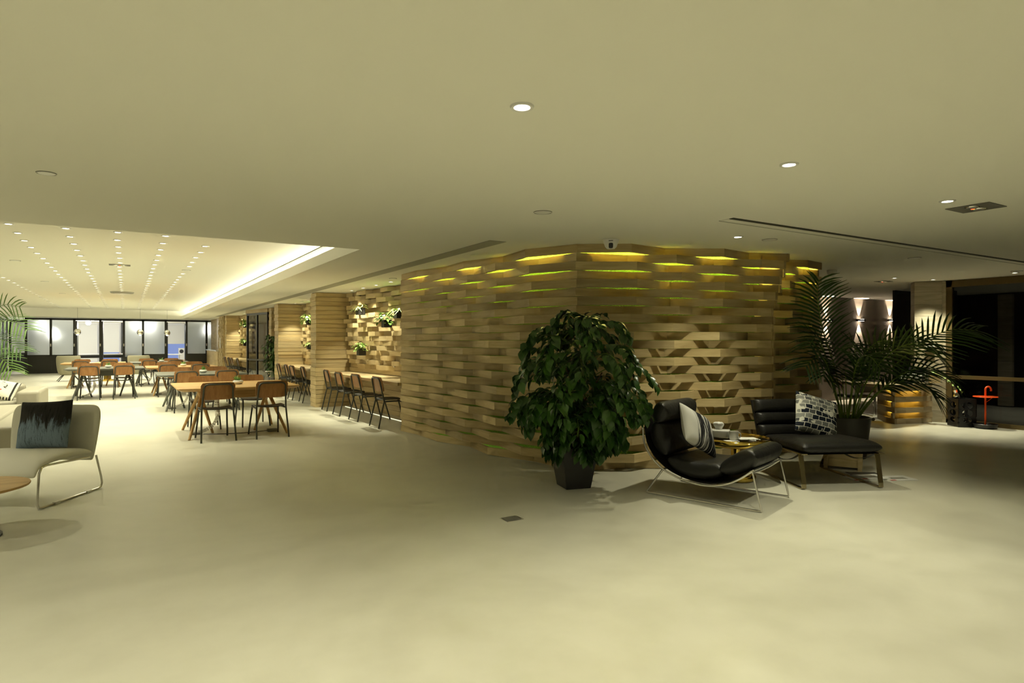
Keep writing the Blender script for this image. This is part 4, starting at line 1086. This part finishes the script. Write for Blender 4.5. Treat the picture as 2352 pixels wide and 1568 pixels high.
def big_plant():
    q = random.Random(21)
    t = thing('potted_tree', 'bushy dark green tree in a tapered black pot before the plank wall', 'potted plant', (3.70, 4.90, 0))
    # tapered square pot
    mb = MB(); a = R(-14); M = Matrix.Rotation(a, 4, 'Z')
    def sq(h, z): return [M @ Vector((sx*h, sy*h, z)) for sx, sy in ((-1,-1),(1,-1),(1,1),(-1,1))]
    vs = sq(.125,0)+sq(.185,.40)+sq(.165,.40)+sq(.155,.36); fs = [(3,2,1,0)]
    for i in range(3):
        for k in range(4): fs.append((i*4+k, i*4+(k+1)%4, (i+1)*4+(k+1)%4, (i+1)*4+k))
    fs.append((12,13,14,15))
    mb.add(vs, fs).build('pot', 'pot_black', t, bevel=.004)
    o = MB().add([Vector(p)+Vector((0,0,.002)) for p in sq(.157,.361)], [(0,1,2,3)]).build('soil', 'soil', t)
    def bad(x, y):
        X, Y = x+3.70, y+4.90
        if X > 3.66 and Y > 5.24 - .24*max(0, X-4.13) : return True
        return False
    stems = [(-.04,.02,.06,.05,1.30), (.05,.03,.16,-.02,1.40), (0,-.05,-.18,-.08,1.22), (.03,-.03,.24,-.14,1.1), (-.05,-.02,-.02,-.2,1.45)]
    for x0,y0,x1,y1,h_ in stems:
        MB().tube(bez([(x0,y0,.35),(x0*1.5,y0*1.5,.35+(h_-.35)*.5),(x1,y1,h_)], 10), [.014]*3+[.011]*4+[.007]*4, 7).build('stem', 'trunk', t, True)
    pts, fs = leaf_mesh('leaf', 'leaf_dark', .098, .066, .010, .022)
    me = MB().add(pts, fs).mesh('leaf', 'leaf_dark', True)
    Ms = []
    twigs = MB()
    RP = [(.2,.22),(.30,.26),(.52,.42),(.80,.72),(.95,.76),(1.2,.70),(1.38,.64),(1.5,.48),(1.62,.15)]
    def rad(z):
        for (z0,r0),(z1,r1) in zip(RP[:-1],RP[1:]):
            if z <= z1: return r0+(r1-r0)*max(0,(z-z0)/(z1-z0))
        return .1
    tries = 0
    while len(Ms) < 2700 and tries < 700:
        tries += 1
        z = .36 + 1.24*(tries % 97)/97.0 + q.uniform(-.02,.02)
        az = q.uniform(0, 2*math.pi); rr = max(.1, rad(z)*(q.uniform(.80, 1.05) if tries % 4 else q.uniform(.4,.8)))
        st = q.choice(stems); zf = min(1,(z-.35)/(st[4]-.35)); sx, sy = st[0]+(st[2]-st[0])*zf, st[1]+(st[3]-st[1])*zf
        ex, ey = math.cos(az)*rr+.05*math.cos(YAW), math.sin(az)*rr-.05*math.sin(YAW)
        k = 1.0
        while bad(ex*k, ey*k) and k > .2: k -= .08
        ex *= k; ey *= k
        zs_ = max(.38, z - .10*rr)
        tip_drop = .09*rr/.7 if z < 1.3 else .04
        path = bez([(sx,sy,zs_), ((sx+ex)/2,(sy+ey)/2,z+.10), (ex*.85,ey*.85,z+.06), (ex,ey,z-tip_drop)], 12)
        if tries % 3 == 0: twigs.tube(path, [.005-.0003*i for i in range(len(path))], 5)
        n = len(path)
        for i in range(3, n):
            for s in (-1, 1):
                p = path[i]
                d = (path[i]-path[i-1]).normalized(); side = d.cross(Vector((0,0,1))).normalized()*s
                dirv = (d*.6 + side*q.uniform(.4,1.1) + Vector((0,0,-q.uniform(.15,.95)))).normalized()
                p2 = p + dirv*.02
                tip = p2 + dirv*.11
                if bad(tip.x, tip.y) or p2.z < .30: continue
                yv = dirv; xv = yv.cross(Vector((q.uniform(-.35,.35),q.uniform(-.35,.35),1))).normalized(); zv = xv.cross(yv)
                sc = q.uniform(.75,1.25)
                Ms.append(Matrix((( xv.x*sc, yv.x*sc, zv.x*sc, p2.x),(xv.y*sc,yv.y*sc,zv.y*sc,p2.y),(xv.z*sc,yv.z*sc,zv.z*sc,p2.z),(0,0,0,1))))
    twigs.build('twigs', 'stem_green', t, True)
    # the 300 leaves nearest the viewer are single leaves, the rest one mass
    camdir = Vector((-3.70,-4.90,.4)).normalized()
    Ms.sort(key=lambda m_: -(m_.translation.dot(camdir)))
    for m_ in Ms[:300]:
        o = bpy.data.objects.new('leaf', me); COL.objects.link(o); o.parent = t; o.matrix_local = m_
    mb = MB()
    for m_ in Ms[300:]: add_leaf(mb, pts, fs, m_)
    tag(mb.build('foliage', 'leaf_dark', t, True), kind='stuff')
    # one pale young shoot in front
    q2 = random.Random(4)
    sh = Vector((-.13,-.30,.72))
    pts2, fs2 = leaf_mesh('l', '', .10, .055, .006, .01)
    me2 = MB().add(pts2, fs2).mesh('young_leaf', 'leaf_lime', True)
    MB().tube([(-.05,-.1,.45), tuple(sh)], .004, 5).build('shoot', 'stem_green', t)
    for k in range(8):
        inst('young_leaf', me2, t, sh + Vector((q2.uniform(-.02,.02),q2.uniform(-.02,.02),-k*.012)), (R(q2.uniform(-30,25)), 0, k*.85), [q2.uniform(.7,1.0)]*3)
big_plant()

def frond(path_pts, npairs, llen, mat, name, parent, q, droop=.30, wl=.025, r0=.011, N=Vector((0,0,1))):
    path = bez(path_pts, 30); n = len(path)
    mb = MB(); mb.tube(path, [max(.0025, r0*(1-.85*i/n)) for i in range(n)], 6)
    o = mb.build(name, 'stem_green', parent, True)
    lm = MB()
    cum = [0]
    for i in range(1,n): cum.append(cum[-1]+(path[i]-path[i-1]).length)
    tot = cum[-1]
    for k in range(npairs):
        f = .36 + .64*(k+.5)/npairs; s = f*tot
        i = max(j for j in range(n) if cum[j] <= s); i = min(i, n-2)
        p = path[i].lerp(path[i+1], (s-cum[i])/max(1e-6,cum[i+1]-cum[i])); d = (path[i+1]-path[i]).normalized()
        env = math.sin(math.pi*min(1,max(0,(f-.28)/.80)))**.6
        for sd in (-1, 1):
            side = d.cross(N).normalized(); upv = side.cross(d).normalized()
            L = llen*env*q.uniform(.85,1.1)
            lean = .55+.5*f
            dv = (side*sd*1.0 + d*lean + upv*.25).normalized()
            pts_ = [p + dv*(L*t_) + Vector((0,0,-droop*L*t_*t_)) for t_ in (0,.33,.66,1)]
            wv = dv.cross(upv).normalized()
            ws = [wl*.35, wl*.5, wl*.42, .001]
            vs = []
            for p_, w_ in zip(pts_, ws): vs += [p_ - wv*w_, p_ + Vector((0,0,.004)), p_ + wv*w_]
            fs = []
            for a in range(3):
                b = a*3; fs += [(b,b+1,b+4,b+3),(b+1,b+2,b+5,b+4)]
            lm.add(vs, fs)
    lm.build('leaflets', mat, o, True)
    return o
def palm(loc, fr, label, mat, pot=True, seed=1, llen=.40):
    q = random.Random(seed)
    t = thing('potted_palm', label, 'potted plant', loc)
    MB().lathe([(.20,0),(.225,.25),(.255,.485),(.245,.49),(.235,.485),(.225,.42)], 40).build('pot', 'pot_grey', t, True)
    MB().lathe([(.22,.425),(.05,.435)], 24).build('soil', 'soil', t)
    rg = Vector((math.cos(YAW),-math.sin(YAW),0)); fw = Vector((math.sin(YAW),math.cos(YAW),0)); up = Vector((0,0,1))
    for pts_, npair, ll in fr:
        P_ = []
        for dx, dz, dd in pts_: P_.append(rg*dx + fw*dd + up*(.43+dz))
        frond(P_, int(npair*.58), ll*1.22, mat, 'frond', t, q, N=(up*(.9 if pts_[-1][1] < 1.5 else .0) - fw*.55).normalized())
    for k in range(7):    # bare young stems
        a = k*.9; p0 = Vector((math.cos(a)*.08, math.sin(a)*.08, .42)); p1 = Vector((math.cos(a)*.22, math.sin(a)*.2, .95+.1*(k%3)))
        MB().tube([p0, (p0+p1)/2+Vector((0,0,.03)), p1], [.010,.007,.003], 6).build('stem', 'stem_green', t, True)
    return t
FR = [ # (control points right, up, away), pairs, leaflet length
 ([(-.05,0,0),(-.16,.6,-.03),(-.33,1.12,-.05),(-.40,1.52,-.06),(-.38,1.72,-.06)], 44, .44),
 ([(.06,0,0),(.32,.48,-.10),(.70,.90,-.2),(1.05,1.10,-.25),(1.36,1.10,-.3)], 36, .48),
 ([(-.06,0,-.02),(-.25,.45,-.15),(-.45,.75,-.35),(-.60,.80,-.45),(-.76,.68,-.52)], 30, .36),
 ([(-.04,0,.02),(-.2,.55,.0),(-.42,.95,-.2),(-.56,1.02,-.35),(-.68,.92,-.45)], 30, .36),
 ([(.08,0,-.02),(.3,.40,-.2),(.55,.62,-.3),(.80,.66,-.38),(1.0,.52,-.42)], 30, .32),
 ([(.05,0,.03),(.22,.6,.0),(.46,.92,-.1),(.70,1.02,-.15),(.90,.98,-.2)], 30, .36),
 ([(.02,0,-.05),(.12,.5,-.2),(.3,.85,-.4),(.52,.95,-.55),(.72,.82,-.6)], 30, .38),
 ([(-.02,0,-.05),(-.08,.45,-.25),(-.12,.75,-.45),(-.10,.80,-.65),(-.06,.66,-.8)], 28, .34),
 ([(.03,0,.05),(.10,.6,.0),(.2,.88,-.1),(.34,.98,-.15),(.5,.94,-.2)], 28, .32),
 ([(.07,0,0),(.3,.35,-.1),(.55,.50,-.2),(.75,.48,-.25),(.92,.30,-.28)], 26, .30),
 ([(-.05,0,0),(-.2,.4,-.05),(-.33,.62,-.2),(-.4,.66,-.28),(-.48,.56,-.36)], 24, .28),
 ([(0,0,.03),(.02,.55,-.1),(-.02,.85,-.2),(-.08,.95,-.3),(-.16,.9,-.4)], 28, .30),
]
palm((7.50, 4.42, 0), FR, 'tall palm in a dark grey round pot behind the lounge chairs', 'leaf_palm', seed=5)
FR2 = [
 ([(0,0,0),(.3,.75,-.1),(.72,1.25,-.2),(1.10,1.32,-.25),(1.42,1.16,-.3)], 34, .40),
 ([(0,0,0),(.3,.65,-.2),(.65,.98,-.3),(1.0,1.0,-.35),(1.36,.80,-.35)], 32, .38),
 ([(0,0,0),(.25,.5,-.1),(.6,.70,-.2),(.95,.68,-.3),(1.20,.45,-.35)], 30, .36),
 ([(0,0,0),(.2,.85,.0),(.45,1.4,.0),(.8,1.62,-.05),(1.15,1.58,-.1)], 32, .38),
 ([(0,0,0),(-.2,.8,.0),(-.4,1.3,.0),(-.6,1.4,-.05),(-.8,1.3,-.1)], 28, .38),
]
palm((-2.50, 14.75, 0), FR2, 'bright palm reaching in from the left edge', 'leaf_mid', seed=8)

# small potted tree beside the glass door
q = random.Random(12)
t = thing('potted_tree', 'small leafy tree in a black box pot beside the glass door', 'potted plant', (3.72, 19.35, 0))
MB().box(-.17,.17,-.17,.17,0,.36).build('pot', 'pot_black', t, bevel=.01)
MB().tube(bez([(0,0,.3),(.02,.02,.8),(-.02,0,1.45)], 8), .014, 6).build('stem', 'trunk', t)
pts, fs = leaf_mesh('l','', .14,.075,.01,.03); mb = MB()
for k in range(420):
    a = q.uniform(0,6.28); z = q.uniform(.42,1.62); r_ = q.uniform(.05,.30)*(1.0 if .7 < z < 1.35 else .7)
    M = Matrix.Translation((r_*math.cos(a), r_*math.sin(a), z)) @ Matrix.Rotation(a-R(90),4,'Z') @ Matrix.Rotation(R(q.uniform(-75,-10)),4,'X') @ Matrix.Rotation(R(q.uniform(-30,30)),4,'Y')
    add_leaf(mb, pts, fs, M)
tag(mb.build('foliage', 'leaf_dark', t, True), kind='stuff')
t = thing('umbrella_stand', 'small steel ring stand in front of the potted tree by the door', 'stand', (3.50, 19.0, 0))
MB().lathe([(.13,0),(.13,.02),(.02,.03)], 20).build('base', 'chrome', t, True)
for k in range(6): MB().tube([(.11*math.cos(k*1.05),.11*math.sin(k*1.05),.02),(.11*math.cos(k*1.05),.11*math.sin(k*1.05),.55)], .006, 6).build('rod', 'chrome', t)
for z in (.25,.55): MB().tube([(.11*math.cos(k*R(20)),.11*math.sin(k*R(20)),z) for k in range(19)], .007, 6, False).build('ring', 'chrome', t)

# wall planters in the niches
def y_at(u, x):
    k = (u-1176)/F_PX; c, s = math.cos(YAW), math.sin(YAW); return x*(c-k*s)/(s+k*c)
def z_at(v, x, y): return CAM_H-(v-784)/F_PX*(x*math.sin(YAW)+y*math.cos(YAW))
def planter(u, v, x, label, kind, seed, sc=1.0):
    q = random.Random(seed); y = y_at(u, x); z = z_at(v, x, y)
    t = thing('wall_planter', label, 'potted plant', (x, y, z), R(-90), 'planters on the woven niche walls')
    MB().box(-.075,.075,-.075,.075,-.07,.07).build('pot', 'pot_black', t, bevel=.006)
    mb = MB()
    if kind == 'grass':
        for k in range(44):
            a = q.uniform(0,6.28); L = q.uniform(.2,.36)*sc; dv = Vector((math.cos(a),math.sin(a)-.35,q.uniform(.5,1.4))).normalized(); wv = dv.cross(Vector((0,0,1))).normalized()
            P_ = [Vector((q.uniform(-.04,.04),q.uniform(-.04,.04),.06)) + dv*(L*t_) + Vector((0,0,-.75*L*t_*t_)) for t_ in (0,.35,.7,1)]
            vs = []
            for p_, w_ in zip(P_, (.007,.010,.008,.001)): vs += [p_-wv*w_, p_+wv*w_]
            mb.add(vs, [(0,1,3,2),(2,3,5,4),(4,5,7,6)])
    else:
        pts, fs = leaf_mesh('l','', .075*sc,.05*sc,.006,.012)
        for k in range(80):
            a = q.uniform(0,6.28); r_ = q.uniform(.02,.14)*sc; z_ = .06+q.uniform(-.02,.13)*sc - max(0,r_-.09)*.8
            M = Matrix.Translation((r_*math.cos(a), r_*math.sin(a)-.04, z_)) @ Matrix.Rotation(a-R(90)+q.uniform(-.5,.5),4,'Z') @ Matrix.Rotation(R(q.uniform(-55,30)),4,'X')
            add_leaf(mb, pts, fs, M)
    tag(mb.build('foliage', 'leaf_lime' if kind == 'grass' else 'leaf_bright', t, True), kind='stuff')
planter(828, 715, 4.02, 'grassy plant in a black wall pot high in the nearest niche', 'grass', 1)
planter(888, 743, 4.10, 'bushy leafed plant in a black wall pot in the nearest niche', 'bush', 2, 1.15)
planter(917, 722, 4.14, 'grassy plant half hidden behind the edge of the pod', 'grass', 3)
planter(830, 808, 4.02, 'small leafy plant in the lowest wall pot of the nearest niche', 'bush', 4, .95)
planter(711, 740, 4.16, 'leafy plant in the upper wall pot of the second niche', 'bush', 5, 1.2)
planter(712, 796, 4.16, 'grassy plant in the lower wall pot of the second niche', 'grass', 6)
planter(563, 748, 3.92, 'leafy plant in the upper wall pot of the farthest niche', 'bush', 7, 1.4)
planter(564, 790, 3.92, 'small plant in the lower wall pot of the farthest niche', 'bush', 8, 1.1)

# ================================================================== reception
dk = thing('reception_desk', 'travertine-look plank reception desk with yellow light between the layers', 'desk', (0,0,0))
zt = .70
top = [at(1955, 878, zt), at(1990, 880.5, zt), at(2025, 883, zt), at(2062, 883.5, zt), at(2105, 881, zt), at(2142, 878.5, zt)]
fw3 = Vector((math.sin(YAW), math.cos(YAW), 0))
top = top + [p_ + fw3*d_ for p_, d_ in ((top[5], .12), (top[4], .40), (top[3], .75), (top[1], .95), (top[0], .95))]
MB().prism([(p.x, p.y) for p in top], zt-.05, zt).build('worktop', 'desk_wood', dk, bevel=.004)
p1, p2, p3 = Vector((12.0, 5.50)), Vector((11.14, 5.76)), Vector((11.62, 6.30))
for r in range(7):
    z0, z1 = r*.0925, r*.0925+.0915
    d = p2-p1; n = Vector((d.y, -d.x)).normalized();  n = -n if n.dot(Vector((-1,-1))) < 0 else n
    e = p3-p2; m_ = Vector((e.y,-e.x)).normalized(); m_ = -m_ if m_.dot(Vector((-1,1))) < 0 else m_
    out = r % 2 == 0
    o_in, o_out = (.05, .05) if out else (-.10, .02)
    a_ = p1 + d*.12 + n*(.0 if out else .03); b_ = p1+d*.35 + n*(.04 if out else -.09); c_ = p1+d*.78 + n*(.05 if out else -.09); d_ = p2 + n*(.04 if out else .0) + m_*(.02)
    pts = [a_, b_, c_, d_]
    for u_, v_ in zip(pts[:-1], pts[1:]):
        plank(dk, tuple(u_), tuple(v_), tuple(-n*.035), z0, z1, mat='desk_wood')
    s0 = d_; s1 = p2 + e*.35 + m_*(.03 if out else -.05); s2 = p3 + m_*.0
    plank(dk, tuple(s0), tuple(s1), tuple(-m_*.035), z0, z1, mat='desk_wood'); plank(dk, tuple(s1), tuple(s2), tuple(-m_*.035), z0, z1, mat='desk_wood')
    if not out:
        for w0, w1 in ((.36,.76),):
            q0, q1 = p1+d*w0 + n*.0, p1+d*w1 + n*.0
            MB().prism([tuple(q0-n*.05), tuple(q1-n*.05), tuple(q1-n*.02), tuple(q0-n*.02)], z1-.006, z1-.001).build('light_strip', 'desk_strip', dk)
        q0, q1 = p2+e*.15, p2+e*.5
        MB().prism([tuple(q0+m_*.0), tuple(q1+m_*.0), tuple(q1-m_*.03), tuple(q0-m_*.03)], z1-.006, z1-.001).build('light_strip', 'desk_strip', dk)
MB().prism([tuple(p1+Vector((-.1,.1))), tuple(p1+(p2-p1)*.1), tuple(p2+Vector((.2,.06))), tuple(p3+Vector((.04,-.05))), (11.9,6.0)], 0, .645).build('core', 'desk_wood', dk)
lg = at(2008, 878, .65); MB().tube([(lg.x+.35, lg.y+.18, 0), (lg.x+.35, lg.y+.18, .65)], .022, 12).build('leg', 'chrome', dk, True)
# things on the desk
def on_desk(u, v): p = at(u, v, zt); return p
p = on_desk(2110, 877.2); face = math.atan2(p.y, p.x) - R(90)
t = thing('desktop_screen', 'black desk screen behind the planter bowl on the reception', 'screen', (p.x, p.y, zt), face)
MB().box(-.15,.12,-.012,.012,.02,.26).build('panel', 'black_plastic', t, bevel=.006); MB().box(-.05,.05,-.05,.05,0,.008).box(-.02,.02,-.006,.006,.008,.06).build('foot', 'black_plastic', t)
p = on_desk(2093, 879.3)
t = thing('planter_bowl', 'silver bowl crowded with small silvery leaves on the reception desk', 'potted plant', (p.x, p.y, zt), 0)
MB().lathe([(.07,0),(.125,.02),(.15,.06),(.135,.085),(.12,.075)], 28).build('bowl', 'satin_steel', t, True)
mb = MB(); q = random.Random(31); pts, fs = leaf_mesh('l','',.055,.03,.006,.01)
for k in range(130):
    a = q.uniform(0,6.28); r_ = .15*math.sqrt(q.random()); z = .08+.11*(1-(r_/.16)**2)*q.random()
    add_leaf(mb, pts, fs, Matrix.Translation((r_*math.cos(a),r_*math.sin(a),z)) @ Matrix.Rotation(a-R(90)+q.uniform(-1,1),4,'Z') @ Matrix.Rotation(R(q.uniform(-60,60)),4,'X'))
plain('silver_leaf', (.42,.42,.36), .45); tag(mb.build('foliage', 'silver_leaf', t, True), kind='stuff')
for k, (u, lb, c) in enumerate([(2124, 'silver edged tray upright', 'satin_steel'), (2129, 'dark folder', 'grey_plastic'), (2133, 'tan folder', 'desk_wood'), (2137, 'pale folder', 'pine')]):
    p = on_desk(u, 878.6)
    o = MB().box(-.010,.010,-.05,.05,0,.21+.01*(k%2)).build('file_folder', c, None, bevel=.002, loc=(p.x, p.y, zt), rotz=face+R(8)); tag(o, lb + ' standing beside the screen on the reception desk', 'folder', 'folders on the reception desk')
p = on_desk(2148, 879.2)
t = thing('planter_box', 'small pine planter box with trailing ivy on the desk', 'potted plant', (p.x, p.y, zt), face)
MB().box(-.075,.075,-.045,.045,0,.15).build('box', 'pine', t, bevel=.004)
mb = MB(); q = random.Random(17); pts, fs = leaf_mesh('l','',.05,.045,.006,.008)
for k in range(40):
    a = q.uniform(0,6.28); add_leaf(mb, pts, fs, Matrix.Translation((q.uniform(-.11,.09), q.uniform(-.06,.04), .15+q.uniform(0,.06))) @ Matrix.Rotation(a,4,'Z') @ Matrix.Rotation(R(q.uniform(-50,40)),4,'X'))
for k in range(26):
    f = k/25; add_leaf(mb, pts, fs, Matrix.Translation((.10+f*.28, -.08-f*.10, .14-f*.26+q.uniform(-.02,.02))) @ Matrix.Rotation(q.uniform(0,6.28),4,'Z') @ Matrix.Rotation(R(q.uniform(-70,10)),4,'X') @ Matrix.Scale(1-.3*f,4))
tag(mb.build('ivy', 'leaf_lime', t, True), kind='stuff')
t = thing('wall_thermostat', 'small white control box with dark display on the stone column', 'thermostat', (11.97-.0, 5.62, 1.27), R(-53))
MB().box(-.045,.085,-.085,-.036,-.055,.06).build('case', 'white_plastic', t, bevel=.006); MB().box(-.03,.07,-.088,-.084,-.02,.02).build('display', 'black_plastic', t)
# office chair
ch = at(1988, 962, 0)
t = thing('office_chair', 'black swivel chair on a chrome star base under the desk end', 'office chair', (ch.x-.25, ch.y+.05, 0), R(-20))
for k in range(5):
    a = k*R(72)+R(20); MB().tube([(0,0,.13),(.28*math.cos(a),.28*math.sin(a),.085)], [.022,.012], 8).build('star_arm', 'chrome', t, True)
    o = MB().lathe([(.028,-.022),(.028,.022)],14).build('caster', 'tire_black', t, True); o.location = (.29*math.cos(a),.29*math.sin(a),.029); o.rotation_euler = (R(90),0,a)
MB().tube([(0,0,.10),(0,0,.40)], .025, 10).build('column', 'chrome', t, True)
rect_loop([(-.22,.43,.05),(-.1,.43,.08),(.1,.43,.08),(.24,.42,.05)], .48, .08, 'seat_black', 'seat', t)
rect_loop([(-.26,.50,.03),(-.27,.62,.05),(-.28,.80,.05),(-.31,.98,.03)], .44, .05, 'seat_black', 'backrest', t)
for s in (-1,1): MB().tube([(s*.24,-.05,.42),(s*.28,-.05,.5),(s*.28,0,.62),(s*.28,.15,.63)], .014, 8).build('armrest', 'chrome', t, True)
# sconces
L_S = spot_data('sconce_beam', 120, 48, .08, PINK, .004)
for i, (u, lb) in enumerate([(1902, 'up and down wall lamp hidden behind the palm fronds'), (1978, 'up and down wall lamp in the middle of the taupe wall'), (2049, 'up and down wall lamp beside the black panel')]):
    x = px_x(u, 8.70); d = x*math.sin(YAW)+8.7*math.cos(YAW); z = CAM_H+(784-735)/F_PX*d
    t = thing('wall_lamp', lb, 'wall lamp', (x, 8.76, z), 0, 'wall lamps behind the reception')
    MB().box(-.13,.13,-.11,0,-.022,.022).build('body', 'black_metal', t, bevel=.008)
    for s in (-1,1):
        MB().box(-.07,.07,-.095,-.03,s*.022-.002,s*.022+.002).build('led', 'sconce_led', t)
        light('beam', L_S, t, (0,-.045,s*.03), (R(180-4) if s > 0 else R(4), 0, 0))
# umbrella stands at the glass front
def perforated_stand():
    t = thing('umbrella_stand', 'black umbrella stand with round cut-outs at the glass front', 'umbrella stand', (11.80, 5.02, 0), R(-35))
    # four walls, each a frame of bars around big round holes
    w_, h_ = .145, .46
    def wall(M):
        mb = MB(); nseg = 16; th = .012; cell = [( .10, .075), (.225, .085), (.35, .085)]
        z_edges = [0, .05, .145+.02, .29, .415, .46]
        for zc, rad_ in ((.115,.05),(.228,.062),(.352,.062)):
            # square cell with round hole
            hw, hh = w_, .0615 if zc > .2 else .05
            ring = []; outer = []
            for k in range(nseg):
                a = 2*math.pi*k/nseg; ring.append((rad_*math.cos(a)*1.35, rad_*math.sin(a)*.92))
                m = max(abs(math.cos(a))/hw, abs(math.sin(a))/hh); outer.append((math.cos(a)/m, math.sin(a)/m))
            vs = []; fs = []
            for y in (0, th):
                for x_, z_ in ring: vs.append(M @ Vector((x_, y-w_, zc+z_)))
                for x_, z_ in outer: vs.append(M @ Vector((x_, y-w_, zc+z_)))
            N = nseg
            for k in range(N):
                k2 = (k+1)%N
                fs += [(k,k2,N+k2,N+k), (2*N+k,3*N+k,3*N+k2,2*N+k2), (k,2*N+k,2*N+k2,k2), (N+k,N+k2,3*N+k2,3*N+k)]
            mb.add(vs, fs)
        mb.box(-w_, w_, -w_, -w_+th, 0, .066, M).box(-w_, w_, -w_, -w_+th, .41, h_, M)
        return mb
    for k in range(4): wall(Matrix.Rotation(R(90*k),4,'Z')).build('side_panel', 'black_plastic', t)
    MB().box(-w_+.012,w_-.012,-w_+.012,w_-.012,0,.012).build('base', 'black_plastic', t)
    o = thing('umbrella', 'silver wrapped umbrella leaning in the black stand', 'umbrella', (11.80, 5.02, .013), R(-35))
    mb = MB(); path = [Vector((.05-.19*f, .03*f-.02, .0+.72*f)) for f in [i/16 for i in range(17)]]
    rr = [.006+ .045*math.sin(math.pi*min(1,f*1.05))**.7*(1+.25*math.sin(f*40)) for f in [i/16 for i in range(17)]]
    mb.tube(path, rr, 9).build('wrap', 'chrome', o, False)
    MB().sphere(tuple(path[-1]+Vector((0,0,.01))), .018, 10, 8).build('knob', 'white_plastic', o, True)
perforated_stand()
rb = thing('umbrella_stand', 'red hooked stand with round ring on a black dish base', 'umbrella stand', (11.84, 4.70, 0), -YAW)
MB().lathe([(.11,0),(.15,.012),(.17,.07),(.165,.075),(.14,.03),(.02,.03)], 32).build('base', 'black_plastic', rb, True)
path = [(0,0,.03),(0,0,.62)] + [(.045-.045*math.cos(R(a)), 0, .62+.05*math.sin(R(a))) for a in range(20,181,20)] + [(.09,0,.60)]
MB().tube(path, .014, 12).build('pole', 'red_paint', rb, True)
MB().lathe([(.165,.502),(.17,.508),(.165,.516),(.02,.516)], 40).build('ring', 'red_paint', rb, True)
MB().tube([(.012,0,.42),(.13,0,.505)], .005, 8).build('brace', 'red_paint', rb)
# lobby glow behind the dark glass
L_L = spot_data('lobby_beam', 30, 110, .8, (1,.93,.75), .05)
for i, (x, y, lb) in enumerate([(14.9, 5.2, 'dim lobby downlight behind the glass front, left'), (14.6, 3.6, 'dim lobby downlight behind the glass front, right')]): downlight(lb, (x, y, H), .05, L_L, 'lamp_disc_small')
